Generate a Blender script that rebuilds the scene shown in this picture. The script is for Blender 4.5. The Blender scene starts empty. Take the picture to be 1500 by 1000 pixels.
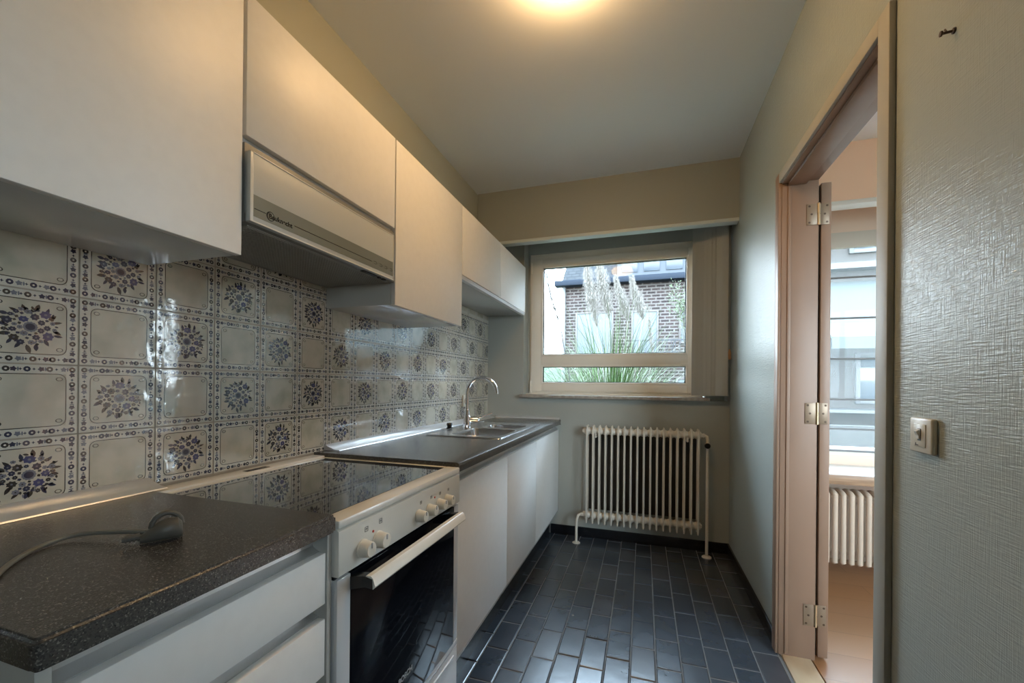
import bpy, bmesh, math, random
from mathutils import Vector, Matrix
random.seed(7)
C = bpy.context.scene
COL = C.collection

# ------------------------------------------------------------------ camera, world, lights, exposure
W, D, H, REAR = 1.76, 2.533, 2.565, -1.7
yaw, pitch, roll, fpx = 0.31, 0.0011, 0.0093, 601.88
fw = Vector((-math.sin(yaw)*math.cos(pitch), math.cos(yaw)*math.cos(pitch), math.sin(pitch)))
rt = Vector((math.cos(yaw), math.sin(yaw), 0)); up = rt.cross(fw)
r3 = rt*math.cos(roll) + up*math.sin(roll); u3 = up*math.cos(roll) - rt*math.sin(roll)
cam = bpy.data.objects.new('camera', bpy.data.cameras.new('camera')); COL.objects.link(cam)
cam.matrix_world = Matrix(((r3.x, u3.x, -fw.x, 1.201), (r3.y, u3.y, -fw.y, -0.5776), (r3.z, u3.z, -fw.z, 1.1397), (0, 0, 0, 1)))
cam.data.sensor_width = 36; cam.data.lens = fpx/1500*36; cam.data.shift_y = 61.5/1500
cam.data.clip_start = 0.02; cam.data.clip_end = 200
C.camera = cam
C.view_settings.view_transform = 'Standard'; C.view_settings.look = 'None'
C.view_settings.gamma = 1; C.view_settings.use_curve_mapping = False
C.view_settings.exposure = 2.02
C.cycles.use_denoising = True; C.cycles.max_bounces = 10; C.cycles.diffuse_bounces = 6
C.cycles.glossy_bounces = 4; C.cycles.transparent_max_bounces = 16; C.cycles.sample_clamp_indirect = 6

SKY = 6.2
LAMP = 12.0
wd = bpy.data.worlds.new('overcast_sky'); C.world = wd; wd.use_nodes = True
nt = wd.node_tree; nt.nodes.clear()
wo = nt.nodes.new('ShaderNodeOutputWorld'); bg = nt.nodes.new('ShaderNodeBackground')
tc = nt.nodes.new('ShaderNodeTexCoord'); sx = nt.nodes.new('ShaderNodeSeparateXYZ'); rp = nt.nodes.new('ShaderNodeValToRGB')
nt.links.new(tc.outputs['Generated'], sx.inputs[0]); nt.links.new(sx.outputs['Z'], rp.inputs[0])
rp.color_ramp.elements[0].position = 0.0; rp.color_ramp.elements[0].color = (0.80, 0.91, 1, 1)
rp.color_ramp.elements[1].position = 0.9; rp.color_ramp.elements[1].color = (0.56, 0.77, 1, 1)
nt.links.new(rp.outputs[0], bg.inputs['Color']); bg.inputs['Strength'].default_value = SKY
nt.links.new(bg.outputs[0], wo.inputs[0])

def portal(name, loc, sx_, sz_, rz):
    l = bpy.data.lights.new(name, 'AREA'); l.shape = 'RECTANGLE'; l.size = sx_; l.size_y = sz_
    l.cycles.is_portal = True
    o = bpy.data.objects.new(name, l); COL.objects.link(o); o.location = loc; o.rotation_euler = (math.radians(90), 0, rz)
portal('daylight_portal_kitchen_window', (0.96, 2.80, 1.6), 1.5, 1.3, math.pi)
portal('daylight_portal_living_window', (3.1, 2.80, 1.4), 2.3, 1.5, math.pi)
portal('daylight_portal_added_side_window', (W+0.16, -1.14, 1.58), .42, .6, math.pi/2)  # portal of the unseen side window added for fill
portal('daylight_portal_added_living_rear_window', (3.7, -0.78, 1.5), 2.3, 1.5, 0)  # portal of the unseen rear window added to brighten the next room

# ------------------------------------------------------------------ mesh helpers
class MB:
    def __init__(s): s.v = []; s.f = []; s.m = []
    def add(s, vs, fs, mat=0):
        n = len(s.v); s.v += [tuple(p) for p in vs]; s.f += [tuple(i+n for i in f) for f in fs]; s.m += [mat]*len(fs); return s
    def box(s, x0, x1, y0, y1, z0, z1, bev=0.0, mat=0, seg=2):
        if x0 > x1: x0, x1 = x1, x0
        if y0 > y1: y0, y1 = y1, y0
        if z0 > z1: z0, z1 = z1, z0
        bev = min(bev, 0.45*min(x1-x0, y1-y0, z1-z0))
        if bev <= 0:
            return s.add([(x0,y0,z0),(x1,y0,z0),(x1,y1,z0),(x0,y1,z0),(x0,y0,z1),(x1,y0,z1),(x1,y1,z1),(x0,y1,z1)],
                         [(0,3,2,1),(4,5,6,7),(0,1,5,4),(1,2,6,5),(2,3,7,6),(3,0,4,7)], mat)
        b = bmesh.new(); bmesh.ops.create_cube(b, size=1)
        for v in b.verts:
            v.co = ((x0+x1)/2+v.co.x*(x1-x0), (y0+y1)/2+v.co.y*(y1-y0), (z0+z1)/2+v.co.z*(z1-z0))
        bmesh.ops.bevel(b, geom=b.edges[:], offset=bev, segments=seg, affect='EDGES', profile=0.5)
        return s.bm(b, mat)
    def bm(s, b, mat=0):
        b.verts.index_update()
        s.add([v.co[:] for v in b.verts], [[v.index for v in f.verts] for f in b.faces], mat); b.free(); return s
    def prism(s, poly, axis, a, b, mat=0):
        n = len(poly)
        def p(q, t):
            if axis == 'x': return (t, q[0], q[1])
            if axis == 'y': return (q[0], t, q[1])
            return (q[0], q[1], t)
        vs = [p(q, a) for q in poly]+[p(q, b) for q in poly]
        fs = [tuple(range(n))[::-1], tuple(range(n, 2*n))]+[(i, (i+1) % n, n+(i+1) % n, n+i) for i in range(n)]
        return s.add(vs, fs, mat)
    def tube(s, pts, r, seg=12, mat=0, cap=True):
        pts = [Vector(p) for p in pts]; n = len(pts)
        rs = r if isinstance(r, (list, tuple)) else [r]*n
        t0 = (pts[1]-pts[0]).normalized(); a = Vector((0,0,1)) if abs(t0.z) < .9 else Vector((1,0,0))
        nrm = (a-t0*a.dot(t0)).normalized(); vs = []
        for i, p in enumerate(pts):
            t = (pts[min(i+1, n-1)]-pts[max(i-1, 0)]).normalized()
            nrm = (nrm-t*nrm.dot(t)).normalized(); bn = t.cross(nrm)
            for k in range(seg):
                an = 2*math.pi*k/seg; vs.append(p+(nrm*math.cos(an)+bn*math.sin(an))*rs[i])
        fs = [(i*seg+k, i*seg+(k+1) % seg, (i+1)*seg+(k+1) % seg, (i+1)*seg+k) for i in range(n-1) for k in range(seg)]
        if cap: fs += [tuple(range(seg))[::-1], tuple(range((n-1)*seg, n*seg))]
        return s.add(vs, fs, mat)
    def lathe(s, base, axis, prof, seg=24, mat=0):
        # prof: (distance along axis, radius)
        d = Vector(axis).normalized(); return s.tube([Vector(base)+d*(t) for t, r in prof], [max(r, 1e-4) for t, r in prof], seg, mat)
    def disc(s, c, u, v, ru, rv, n=12, mat=0, ph=0, star=0):
        c = Vector(c); u = Vector(u); v = Vector(v); vs = []
        for k in range(n):
            a = 2*math.pi*k/n+ph; q = 1-star*(k % 2); vs.append(c+u*ru*q*math.cos(a)+v*rv*q*math.sin(a))
        return s.add(vs, [tuple(range(n))], mat)

def wloc(o):
    v = Vector((0, 0, 0))
    while o: v += o.location; o = o.parent
    return v
def build(mb, name, mats, parent=None, smooth=True, angle=35):
    me = bpy.data.meshes.new(name)
    if parent is None:
        xs = [p[0] for p in mb.v]; ys = [p[1] for p in mb.v]; zs = [p[2] for p in mb.v]
        org = Vector(((min(xs)+max(xs))/2, (min(ys)+max(ys))/2, min(zs)))
    else: org = wloc(parent)
    me.from_pydata([(p[0]-org.x, p[1]-org.y, p[2]-org.z) for p in mb.v], [], mb.f)
    if not isinstance(mats, (list, tuple)): mats = [mats]
    for m in mats: me.materials.append(m)
    me.polygons.foreach_set('material_index', mb.m)
    me.validate(); me.update()
    if smooth:
        me.shade_smooth(); me.set_sharp_from_angle(angle=math.radians(angle))
    o = bpy.data.objects.new(name, me); COL.objects.link(o)
    if parent is None: o.location = org
    else: o.parent = parent
    return o
def tag(o, label, cat, group=None, kind=None):
    if label: o['label'] = label
    if cat: o['category'] = cat
    if group: o['group'] = group
    if kind: o['kind'] = kind
    return o
def thing(name, loc, label, cat, group=None, kind=None):
    o = bpy.data.objects.new(name, None); o.empty_display_size = 0.05; COL.objects.link(o); o.location = loc
    return tag(o, label, cat, group, kind)
def struct(mb, name, mats, label, cat='structure', parent=None, smooth=True):
    o = build(mb, name, mats, parent, smooth)
    if parent is None: tag(o, label, cat, kind='structure')
    return o
def text(name, body, size, org, right, upv, mat, parent, ext=0.0004, font_bold=0.0, shear=0.0):
    cu = bpy.data.curves.new(name, 'FONT'); cu.body = body; cu.size = size; cu.extrude = ext; cu.shear = shear
    if font_bold: cu.offset = font_bold
    t = bpy.data.objects.new(name+'_curve', cu); COL.objects.link(t); bpy.context.view_layer.update()
    me = bpy.data.meshes.new_from_object(t.evaluated_get(bpy.context.evaluated_depsgraph_get()))
    bpy.data.objects.remove(t); bpy.data.curves.remove(cu)
    right = Vector(right); upv = Vector(upv); nr = right.cross(upv); off = Vector(org)-wloc(parent)
    for v in me.vertices: v.co = off+right*v.co.x+upv*v.co.y+nr*v.co.z
    me.materials.clear(); me.materials.append(mat)
    o = bpy.data.objects.new(name, me); COL.objects.link(o); o.parent = parent
    return o

# ------------------------------------------------------------------ materials
def mat(name, col, rough=0.5, metal=0.0, spec=0.5, coat=0.0, ior=1.5, bump=None, noise=None, emis=None):
    """bump: list of (scale xyz, strength, distance, detail); noise: (scale xyz, colour2, low, high)"""
    m = bpy.data.materials.new(name); m.use_nodes = True; n = m.node_tree; L = n.links
    b = n.nodes['Principled BSDF']; b.inputs['Base Color'].default_value = (*col, 1); b.inputs['Roughness'].default_value = rough
    b.inputs['Metallic'].default_value = metal; b.inputs['Specular IOR Level'].default_value = spec
    b.inputs['Coat Weight'].default_value = coat; b.inputs['Coat Roughness'].default_value = 0.05; b.inputs['IOR'].default_value = ior; b.inputs['Coat IOR'].default_value = max(1.5, ior-.1)
    if emis: b.inputs['Emission Color'].default_value = (*emis[0], 1); b.inputs['Emission Strength'].default_value = emis[1]
    geo = n.nodes.new('ShaderNodeNewGeometry')
    def nz(sc, det=2.0, rou=0.5):
        mp = n.nodes.new('ShaderNodeMapping'); mp.inputs['Scale'].default_value = sc; L.new(geo.outputs['Position'], mp.inputs[0])
        t = n.nodes.new('ShaderNodeTexNoise'); t.inputs['Scale'].default_value = 1; t.inputs['Detail'].default_value = det
        t.inputs['Roughness'].default_value = rou
        L.new(mp.outputs[0], t.inputs['Vector']); return t
    if noise:
        cur = None
        for (sc, c2, lo, hi) in (noise if isinstance(noise, list) else [noise]):
            t = nz(sc, 3.0); mr = n.nodes.new('ShaderNodeMapRange'); mr.inputs[1].default_value = lo; mr.inputs[2].default_value = hi
            L.new(t.outputs['Fac'], mr.inputs[0]); mx = n.nodes.new('ShaderNodeMix'); mx.data_type = 'RGBA'
            mx.inputs[6].default_value = (*col, 1); mx.inputs[7].default_value = (*c2, 1); L.new(mr.outputs[0], mx.inputs[0])
            if cur: L.new(cur, mx.inputs[6])
            cur = mx.outputs[2]
        L.new(cur, b.inputs['Base Color'])
    if bump:
        prev = None
        for (sc, st, di, det) in bump:
            t = nz(sc, det); bp = n.nodes.new('ShaderNodeBump'); bp.inputs['Strength'].default_value = st; bp.inputs['Distance'].default_value = di
            L.new(t.outputs['Fac'], bp.inputs['Height'])
            if prev: L.new(prev, bp.inputs['Normal'])
            prev = bp.outputs[0]
        L.new(prev, b.inputs['Normal'])
    return m
WALLC = (0.388, 0.422, 0.398)
# painted woven wallpaper: gloss paint over horizontal and vertical threads
M_wall_r = mat('sage gloss painted woven wallpaper', WALLC, 0.25, spec=0.15, bump=[((1, 24, 350), 0.85, 0.0012, 2), ((1, 380, 22), 0.7, 0.0011, 2)])
M_wall_b = mat('darker sage painted woven wallpaper', (0.36, 0.37, 0.335), 0.42, bump=[((9, 1, 190), 0.4, 0.001, 2), ((210, 1, 7), 0.3, 0.001, 2)])
M_wall_l = mat('sage painted wall', (0.47, 0.46, 0.37), 0.45, bump=[((60, 60, 60), 0.15, 0.001, 2)])
M_ceil = mat('off white ceiling paint', (0.80, 0.81, 0.81), 0.6, noise=((1.2, 1.2, 1.2), (0.77, 0.78, 0.79), 0.35, 0.7))
M_pelmet = mat('warm grey pelmet paint', (0.36, 0.365, 0.32), 0.5)
M_peach = mat('peach painted wall', (0.95, 0.64, 0.45), 0.7)
M_living = mat('living room warm paint', (0.80, 0.63, 0.50), 0.7)
M_white = mat('white satin laminate', (0.82, 0.81, 0.785), 0.45, noise=((40, 40, 40), (0.80, 0.79, 0.765), 0.4, 0.7))
M_carc = mat('white cabinet carcass', (0.60, 0.61, 0.60), 0.12)
M_gap_shade = mat('dark gap shade', (0.05, 0.045, 0.04), 0.6)
M_alu = mat('brushed aluminium channel', (0.70, 0.70, 0.69), 0.30, 0.75, bump=[((400, 3, 400), 0.1, 0.0005, 1)])
M_trim = mat('pale metal edge strip', (0.74, 0.75, 0.76), 0.3, 0.5)
M_steel = mat('stainless steel', (0.62, 0.63, 0.65), 0.22, 1.0, bump=[((8, 300, 8), 0.05, 0.0005, 1)])
M_chrome = mat('chrome', (0.78, 0.78, 0.80), 0.08, 1.0)
M_black = mat('black plastic', (0.015, 0.015, 0.016), 0.25)
M_ovglass = mat('black oven glass', (0.004, 0.005, 0.008), 0.06, spec=0.08)
M_hob = mat('black ceramic hob', (0.012, 0.012, 0.014), 0.02, spec=0.9, coat=1.0)
M_enamel = mat('white enamel', (0.74, 0.72, 0.66), 0.25)
M_knob = mat('white plastic knob', (0.74, 0.71, 0.63), 0.35)
M_red = mat('red indicator', (0.5, 0.03, 0.02), 0.3)
M_print = mat('grey print', (0.10, 0.10, 0.10), 0.5)
M_printl = mat('pale grey print', (0.45, 0.46, 0.47), 0.4)
M_hoodw = mat('hood silver face', (0.50, 0.52, 0.51), 0.5, 0.08, bump=[((500, 4, 500), 0.06, 0.0003, 1)])
M_hoodb = mat('hood grey band', (0.22, 0.23, 0.20), 0.4, 0.3)
M_rad = mat('cream radiator enamel', (0.66, 0.62, 0.54), 0.35)
M_radw = mat('warm white radiator enamel', (0.60, 0.49, 0.38), 0.4)
M_frame = mat('cream door frame paint with peach bounce', (0.29, 0.185, 0.125), 0.45, noise=((6, 6, 3), (0.25, 0.155, 0.10), 0.45, 0.75))  # peach bounce light from the next room put into the paint colour
M_casing = mat('cream grey casing paint', (0.40, 0.385, 0.34), 0.5, spec=0.25, noise=((6, 6, 3), (0.36, 0.345, 0.30), 0.45, 0.75))
M_winf = mat('cream window frame paint', (0.86, 0.80, 0.70), 0.3)
M_stone = mat('brown grey stone sill', (0.30, 0.26, 0.22), 0.35, noise=((40, 40, 40), (0.42, 0.38, 0.33), 0.4, 0.7))
M_brass = mat('brass hinge', (0.62, 0.50, 0.32), 0.3, 0.8)
M_hingep = mat('painted hinge plate', (0.27, 0.20, 0.135), 0.4, 0.3)
M_screw = mat('dark screw', (0.08, 0.05, 0.03), 0.5, 0.4)
M_skirt = mat('black ceramic skirting', (0.010, 0.011, 0.014), 0.25)
M_grout = mat('grey floor grout', (0.17, 0.175, 0.18), 0.9)
M_ftile = [mat('slate blue floor tile %s' % k, c, 0.24, spec=0.5, ior=1.8, noise=((7, 7, 7), c2, 0.4, 0.75), bump=[((18, 18, 18), 0.25, 0.003, 2)]) for k, c, c2 in
           (('a', (0.038, 0.050, 0.068), (0.054, 0.067, 0.086)), ('b', (0.030, 0.042, 0.060), (0.048, 0.061, 0.080)), ('c', (0.048, 0.054, 0.067), (0.064, 0.070, 0.082)))]
M_vane = mat('grey blind fabric', (0.44, 0.44, 0.41), 0.8)
M_cable = mat('grey cable', (0.16, 0.155, 0.13), 0.5)
M_plug = mat('grey brown plug', (0.09, 0.085, 0.07), 0.45)
M_wood = mat('orange wood', (0.42, 0.23, 0.10), 0.45, noise=((6, 60, 60), (0.32, 0.16, 0.07), 0.4, 0.7))
M_sillw = mat('oak window board edge', (0.42, 0.27, 0.16), 0.4, noise=((6, 90, 90), (0.28, 0.17, 0.10), 0.4, 0.7))
M_switch = mat('cream switch plastic', (0.60, 0.56, 0.47), 0.3)
M_thr = mat('beige threshold board', (0.62, 0.50, 0.34), 0.35, noise=((20, 4, 20), (0.52, 0.41, 0.27), 0.4, 0.7))
M_nail = mat('rusty nail', (0.06, 0.03, 0.02), 0.6)
M_filter = mat('grey metal mesh filter', (0.34, 0.34, 0.31), 0.45, 0.4)
M_glow = mat('opal glass lit', (0.9, 0.8, 0.6), 0.3, emis=((1.0, 0.62, 0.28), LAMP))
M_worktop = None

def glass_mat(name, tint=(1, 1, 1)):
    m = bpy.data.materials.new(name); m.use_nodes = True; n = m.node_tree; n.nodes.clear()
    o = n.nodes.new('ShaderNodeOutputMaterial'); t = n.nodes.new('ShaderNodeBsdfTransparent'); t.inputs[0].default_value = (*tint, 1)
    g = n.nodes.new('ShaderNodeBsdfGlossy'); g.inputs['Roughness'].default_value = 0.01
    f = n.nodes.new('ShaderNodeFresnel'); f.inputs['IOR'].default_value = 1.18; mx = n.nodes.new('ShaderNodeMixShader')
    n.links.new(f.outputs[0], mx.inputs[0]); n.links.new(t.outputs[0], mx.inputs[1]); n.links.new(g.outputs[0], mx.inputs[2]); n.links.new(mx.outputs[0], o.inputs[0])
    return m
M_glass = glass_mat('window glass', (0.96, 0.98, 0.98))

def speckle(name, base, dark, light, rough):
    m = bpy.data.materials.new(name); m.use_nodes = True; n = m.node_tree; L = n.links; b = n.nodes['Principled BSDF']
    geo = n.nodes.new('ShaderNodeNewGeometry'); v = n.nodes.new('ShaderNodeTexVoronoi'); v.inputs['Scale'].default_value = 650
    L.new(geo.outputs['Position'], v.inputs['Vector']); cr = n.nodes.new('ShaderNodeValToRGB'); e = cr.color_ramp.elements
    sp = n.nodes.new('ShaderNodeSeparateColor'); L.new(v.outputs['Color'], sp.inputs[0]); L.new(sp.outputs[0], cr.inputs[0])
    e[0].position = 0.0; e[0].color = (*dark, 1); e[1].position = 0.97; e[1].color = (*light, 1)
    k = cr.color_ramp.elements.new(0.4); k.color = (*base, 1); k = cr.color_ramp.elements.new(0.88); k.color = (*base, 1)
    L.new(cr.outputs[0], b.inputs['Base Color']); b.inputs['Roughness'].default_value = rough; b.inputs['IOR'].default_value = 1.75
    t = n.nodes.new('ShaderNodeTexNoise'); t.inputs['Scale'].default_value = 330; t.inputs['Detail'].default_value = 2; L.new(geo.outputs['Position'], t.inputs['Vector'])
    bp = n.nodes.new('ShaderNodeBump'); bp.inputs['Strength'].default_value = 0.35; bp.inputs['Distance'].default_value = 0.0012
    L.new(t.outputs['Fac'], bp.inputs['Height']); L.new(bp.outputs[0], b.inputs['Normal'])
    return m
M_worktop = speckle('speckled charcoal laminate', (0.060, 0.057, 0.053), (0.028, 0.027, 0.027), (0.17, 0.16, 0.145), 0.22)

def brick_mat(name, c1, c2, mortar, scale, bw, rh, rough=0.8, ms=0.012, axes='xz', spec=0.08):
    m = bpy.data.materials.new(name); m.use_nodes = True; n = m.node_tree; L = n.links; b = n.nodes['Principled BSDF']
    geo = n.nodes.new('ShaderNodeNewGeometry'); sp = n.nodes.new('ShaderNodeSeparateXYZ'); cb = n.nodes.new('ShaderNodeCombineXYZ')
    L.new(geo.outputs['Position'], sp.inputs[0]); L.new(sp.outputs['XYZ'.index(axes[0].upper())], cb.inputs[0]); L.new(sp.outputs['XYZ'.index(axes[1].upper())], cb.inputs[1])
    t = n.nodes.new('ShaderNodeTexBrick'); L.new(cb.outputs[0], t.inputs['Vector']); t.inputs['Scale'].default_value = scale
    t.inputs['Color1'].default_value = (*c1, 1); t.inputs['Color2'].default_value = (*c2, 1); t.inputs['Mortar'].default_value = (*mortar, 1)
    t.inputs['Brick Width'].default_value = bw; t.inputs['Row Height'].default_value = rh; t.inputs['Mortar Size'].default_value = ms
    L.new(t.outputs['Color'], b.inputs['Base Color']); b.inputs['Roughness'].default_value = rough; b.inputs['Specular IOR Level'].default_value = spec
    return m

# ------------------------------------------------------------------ room shell
m = MB(); m.box(-0.2, -0.006, REAR, D+0.25, -0.1, H)
struct(m, 'wall_left', M_wall_l, 'long left kitchen wall above and behind the cabinets')
NX0, NX1, WY = 0.298, 1.745, 2.645      # window niche
m = MB()
m.box(-0.006, NX0, D, D+0.27, -0.1, H)
m.box(NX0, NX1, D, D+0.27, -0.1, 1.034)
m.box(NX1, W, D, D+0.27, -0.1, H)
m.box(NX0, NX1, WY+0.01, D+0.27, 2.19, H)
m.box(1.62, NX1, WY+0.01, D+0.27, 1.034, 2.19)
m.box(NX0, 0.315, WY+0.01, D+0.27, 1.034, 2.19)
struct(m, 'wall_back', M_wall_b, 'sage back wall around the kitchen window and behind the radiator')
DY0, DY1, DZ = 0.668, 1.440, 2.003      # doorway
m = MB()
m.box(W, W+0.125, REAR, -1.32, -0.1, H); m.box(W, W+0.125, -0.96, DY0-.012, -0.1, H); m.box(W, W+0.125, -1.32, -0.96, -0.1, 1.3); m.box(W, W+0.125, -1.32, -0.96, 1.85, H); m.box(W, W+0.125, DY1+.019, D+0.27, -0.1, H); m.box(W, W+0.125, DY0-.012, DY1+.019, DZ+.019, H)
struct(m, 'wall_right', [M_wall_r], 'right kitchen wall of sage textured wallpaper with the doorway')
m = MB(); m.box(-0.2, 6.2, REAR-0.2, D+0.27, H, H+0.12)
struct(m, 'ceiling', M_ceil, 'flat off-white kitchen ceiling')
# rear wall behind the viewer
m = MB()
m.box(-0.2, W+.125, REAR-0.12, REAR, -0.1, H)
struct(m, 'wall_rear', M_wall_l, 'rear kitchen wall behind the viewer')
m = MB()
m.box(W+.125, 2.6, -0.72, -0.60, -0.1, H); m.box(4.8, 6.2, -0.72, -0.60, -0.1, H); m.box(2.6, 4.8, -0.72, -0.60, -0.1, 0.8); m.box(2.6, 4.8, -0.72, -0.60, 2.2, H)
struct(m, 'wall_living_rear', M_living, 'rear wall of the room beyond the doorway')
# living room shell
m = MB()
LX0, LX1, LZ0, LZ1, LWY = 1.98, 4.3, 0.70, 2.125, 2.60
m.box(W+0.125, LX0, LWY, LWY+0.2, -0.1, H); m.box(LX1, 6.2, LWY, LWY+0.2, -0.1, H)
m.box(LX0, LX1, LWY, LWY+0.2, -0.1, LZ0); m.box(LX0, LX1, LWY, LWY+0.2, LZ1, H)
struct(m, 'wall_living_back', M_living, 'window wall of the room seen through the doorway')
m = MB(); m.box(6.08, 6.2, -0.60, LWY, -0.1, H)
struct(m, 'wall_living_right', M_peach, 'far side wall of the room beyond the doorway')
m = MB(); m.box(W+0.125, 6.08, 2.29, 2.35, 2.222, H)
struct(m, 'trim_1', M_peach, 'peach pelmet over the window in the room beyond the doorway')
m = MB(); m.box(W+0.125, 6.08, 2.275, 2.36, 2.197, 2.222, 0.002)
struct(m, 'trim_2', mat('white pelmet rail', (0.8, 0.76, 0.70), 0.4), 'white rail under the peach pelmet')
m = MB(); m.box(0, W, 2.289, 2.353, 2.192, H)
struct(m, 'trim_3', M_pelmet, 'deep warm grey pelmet across the kitchen window wall')

m = MB(); m.box(0, W, 2.287, 2.355, 2.170, 2.192, 0.002)
struct(m, 'trim_7', mat('pale blue grey strip', (0.62, 0.66, 0.64), 0.4), 'pale strip along the bottom edge of the kitchen pelmet')
# kitchen floor: single tiles on grout
m = MB(); m.box(-0.006, W+0.006, REAR, D, -0.1, -0.0030, mat=0)
x0 = 0.562-0.1*6
for c in range(0, 18):
    xa = x0+0.0997*c+0.0; xb = xa+0.0997
    if xb < 0 or xa > W-0.02: continue
    off = 2.195 if c % 2 else 2.298
    off += random.uniform(-0.006, 0.006)
    if random.random() < .25: off += 0.04*random.choice((-1, 1))
    for k in range(-3, 25):
        yb = off-0.2008*k; ya = yb-0.2008
        g = 0.0023; a0, a1, b0, b1 = max(xa+g, 0.0), min(xb-g, W), max(ya+g+.0006, REAR), min(yb-g-.0006, D)
        if b1-b0 < .01 or a1-a0 < .01: continue
        tx, ty = random.gauss(0, .007), random.gauss(0, .006); dz = random.uniform(-.0008, .0006)
        cx, cy = (a0+a1)/2, (b0+b1)/2; e = 0.0035
        def zz(x, y): return dz+tx*(x-cx)+ty*(y-cy)
        P = [(a0, b0), (a1, b0), (a1, b1), (a0, b1)]; Q = [(a0+e, b0+e), (a1-e, b0+e), (a1-e, b1-e), (a0+e, b1-e)]
        vs = [(x, y, -0.006) for x, y in P]+[(x, y, zz(x, y)-.0018) for x, y in P]+[(x, y, zz(x, y)) for x, y in Q]
        m.add(vs, [(0,1,5,4),(1,2,6,5),(2,3,7,6),(3,0,4,7),(4,5,9,8),(5,6,10,9),(6,7,11,10),(7,4,8,11),(8,9,10,11)], random.choice((1, 1, 2, 2, 3)))
struct(m, 'floor', [M_grout]+M_ftile, 'kitchen floor of dark slate blue rectangular tiles', smooth=False)
m = MB(); m.box(0.53, W, D-0.011, D, 0, 0.071, 0.002); struct(m, 'baseboard_back', M_skirt, 'black tile skirting under the radiator')
m = MB(); m.box(W-0.011, W, 1.492, D-0.011, 0, 0.071, 0.002); m.box(W-0.011, W, REAR, 0.612, 0, 0.071, 0.002)
struct(m, 'baseboard_right', M_skirt, 'black tile skirting along the right wall')
# laminate floor beyond
M_lam = brick_mat('light oak laminate', (0.38, 0.20, 0.095), (0.33, 0.17, 0.08), (0.22, 0.115, 0.055), 1.0, 1.2, 0.19, 0.3, 0.0015, 'xy', .5)
_b = M_lam.node_tree.nodes['Principled BSDF']
m = MB(); m.box(1.882, 6.08, -0.60, LWY, -0.1, 0.0)
struct(m, 'floor_living', M_lam, 'light oak laminate floor beyond the doorway')
m = MB(); m.box(1.768, 1.875, DY0, DY1, -0.02, 0.003, 0.002)
struct(m, 'trim_4', M_thr, 'beige threshold board in the doorway')

# ------------------------------------------------------------------ doorway frame, leaf, hinges
dr = thing('door_1', (W, DY1, 0), 'cream painted door frame and folded-back door on the right wall', 'door', kind='structure')
m = MB()
ct = 0.015
m.box(W-ct, W+0.0, 0.613, 0.664, 0, 2.052, 0.003, 1)
m.box(W-ct, W+0.0, 1.443, 1.492, 0, 2.052, 0.003)            # far casing
m.box(W-ct, W+0.0, 0.664, 1.443, 2.008, 2.052, 0.003, 1)
m.box(W-0.004, W+0.130, DY1, DY1+0.02, 0, DZ+0.01, 0.0015)          # far jamb
m.box(W-0.004, W+0.130, 0.655, DY0, 0, DZ+0.01, 0.0015)
m.box(W-0.004, W+0.130, DY0, DY1, DZ, DZ+0.02, 0.0015)
m.box(W+0.018, W+0.085, DY0, DY1, DZ-0.012, DZ, 0.002)       # rebate stop
m.box(W+0.018, W+0.030, DY1-0.004, DY1+0.001, 0.01, DZ-0.012, 0.001)
build(m, 'frame', [M_frame, M_casing], dr)
m = MB(); m.box(1.901, 1.938, 1.447, 2.20, 0.012, 1.992, 0.004)
leaf = build(m, 'leaf', M_frame, dr)
m = MB(); m.box(1.8905, 1.9008, 1.4615, 1.476, 0.012, 1.985); build(m, 'gap_shade', M_gap_shade, dr)  # dark strip added as the shade in the gap between jamb and leaf
for zc in (1.860, 1.028, 0.186):
    m = MB()
    m.box(1.846, 1.884, DY1-0.0025, DY1+0.0005, zc-.044, zc+.044, 0.0008, 0)
    m.box(1.897, 1.929, 1.4445, 1.4475, zc-.044, zc+.044, 0.0008, 0)
    m.lathe((1.890, 1.439, zc-.046), (0, 0, 1), [(0, .0045), (.001, .0055), (.044, .0055), (.0445, .004), (.0475, .004), (.048, .0055), (.091, .0055), (.092, .004)], 12, 2)
    for i, dz in enumerate((-.034, 0, .034)):
        for xx, yy in ((1.856+(.008 if i == 1 else 0), DY1-0.0028), (1.921-(.008 if i == 1 else 0), 1.4442)):
            m.disc((xx, yy, zc+dz), (1, 0, 0), (0, 0, 1), .0044, .0044, 10, 1)
    build(m, 'hinge', [M_hingep, M_screw, M_brass], dr)

# ------------------------------------------------------------------ kitchen window
w1 = thing('window_1', (0.96, WY, 1.065), 'cream framed kitchen window with a mid rail', 'window', kind='structure')
def ring(m, x0, x1, z0, z1, y0, y1, t, tb=None, tt=None, tr=None, bev=0.003, mat=0):
    tb = tb or t; tt = tt or t; tr = tr or t
    m.box(x0, x0+t, y0, y1, z0, z1, bev, mat); m.box(x1-tr, x1, y0, y1, z0, z1, bev, mat)
    m.box(x0+t, x1-tr, y0, y1, z0, z0+tb, bev, mat); m.box(x0+t, x1-tr, y0, y1, z1-tt, z1, bev, mat)
m = MB(); ring(m, 0.312, 1.640, 1.062, 2.190, WY+.012, WY+.075, 0.022, 0.03, 0.05, 0.11)
build(m, 'frame', M_winf, w1)
m = MB(); ring(m, 0.330, 1.560, 1.085, 2.138, WY-.008, WY+.05, 0.088, 0.062, 0.060, 0.060)
m.box(0.41, 1.505, WY-.008, WY+.05, 1.288, 1.368, 0.003)
ring(m, 0.414, 1.504, 1.364, 2.083, WY-.012, WY+.02, 0.014, bev=0.002)
ring(m, 0.414, 1.504, 1.143, 1.292, WY-.012, WY+.02, 0.014, bev=0.002)
build(m, 'sash', M_winf, w1)
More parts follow.
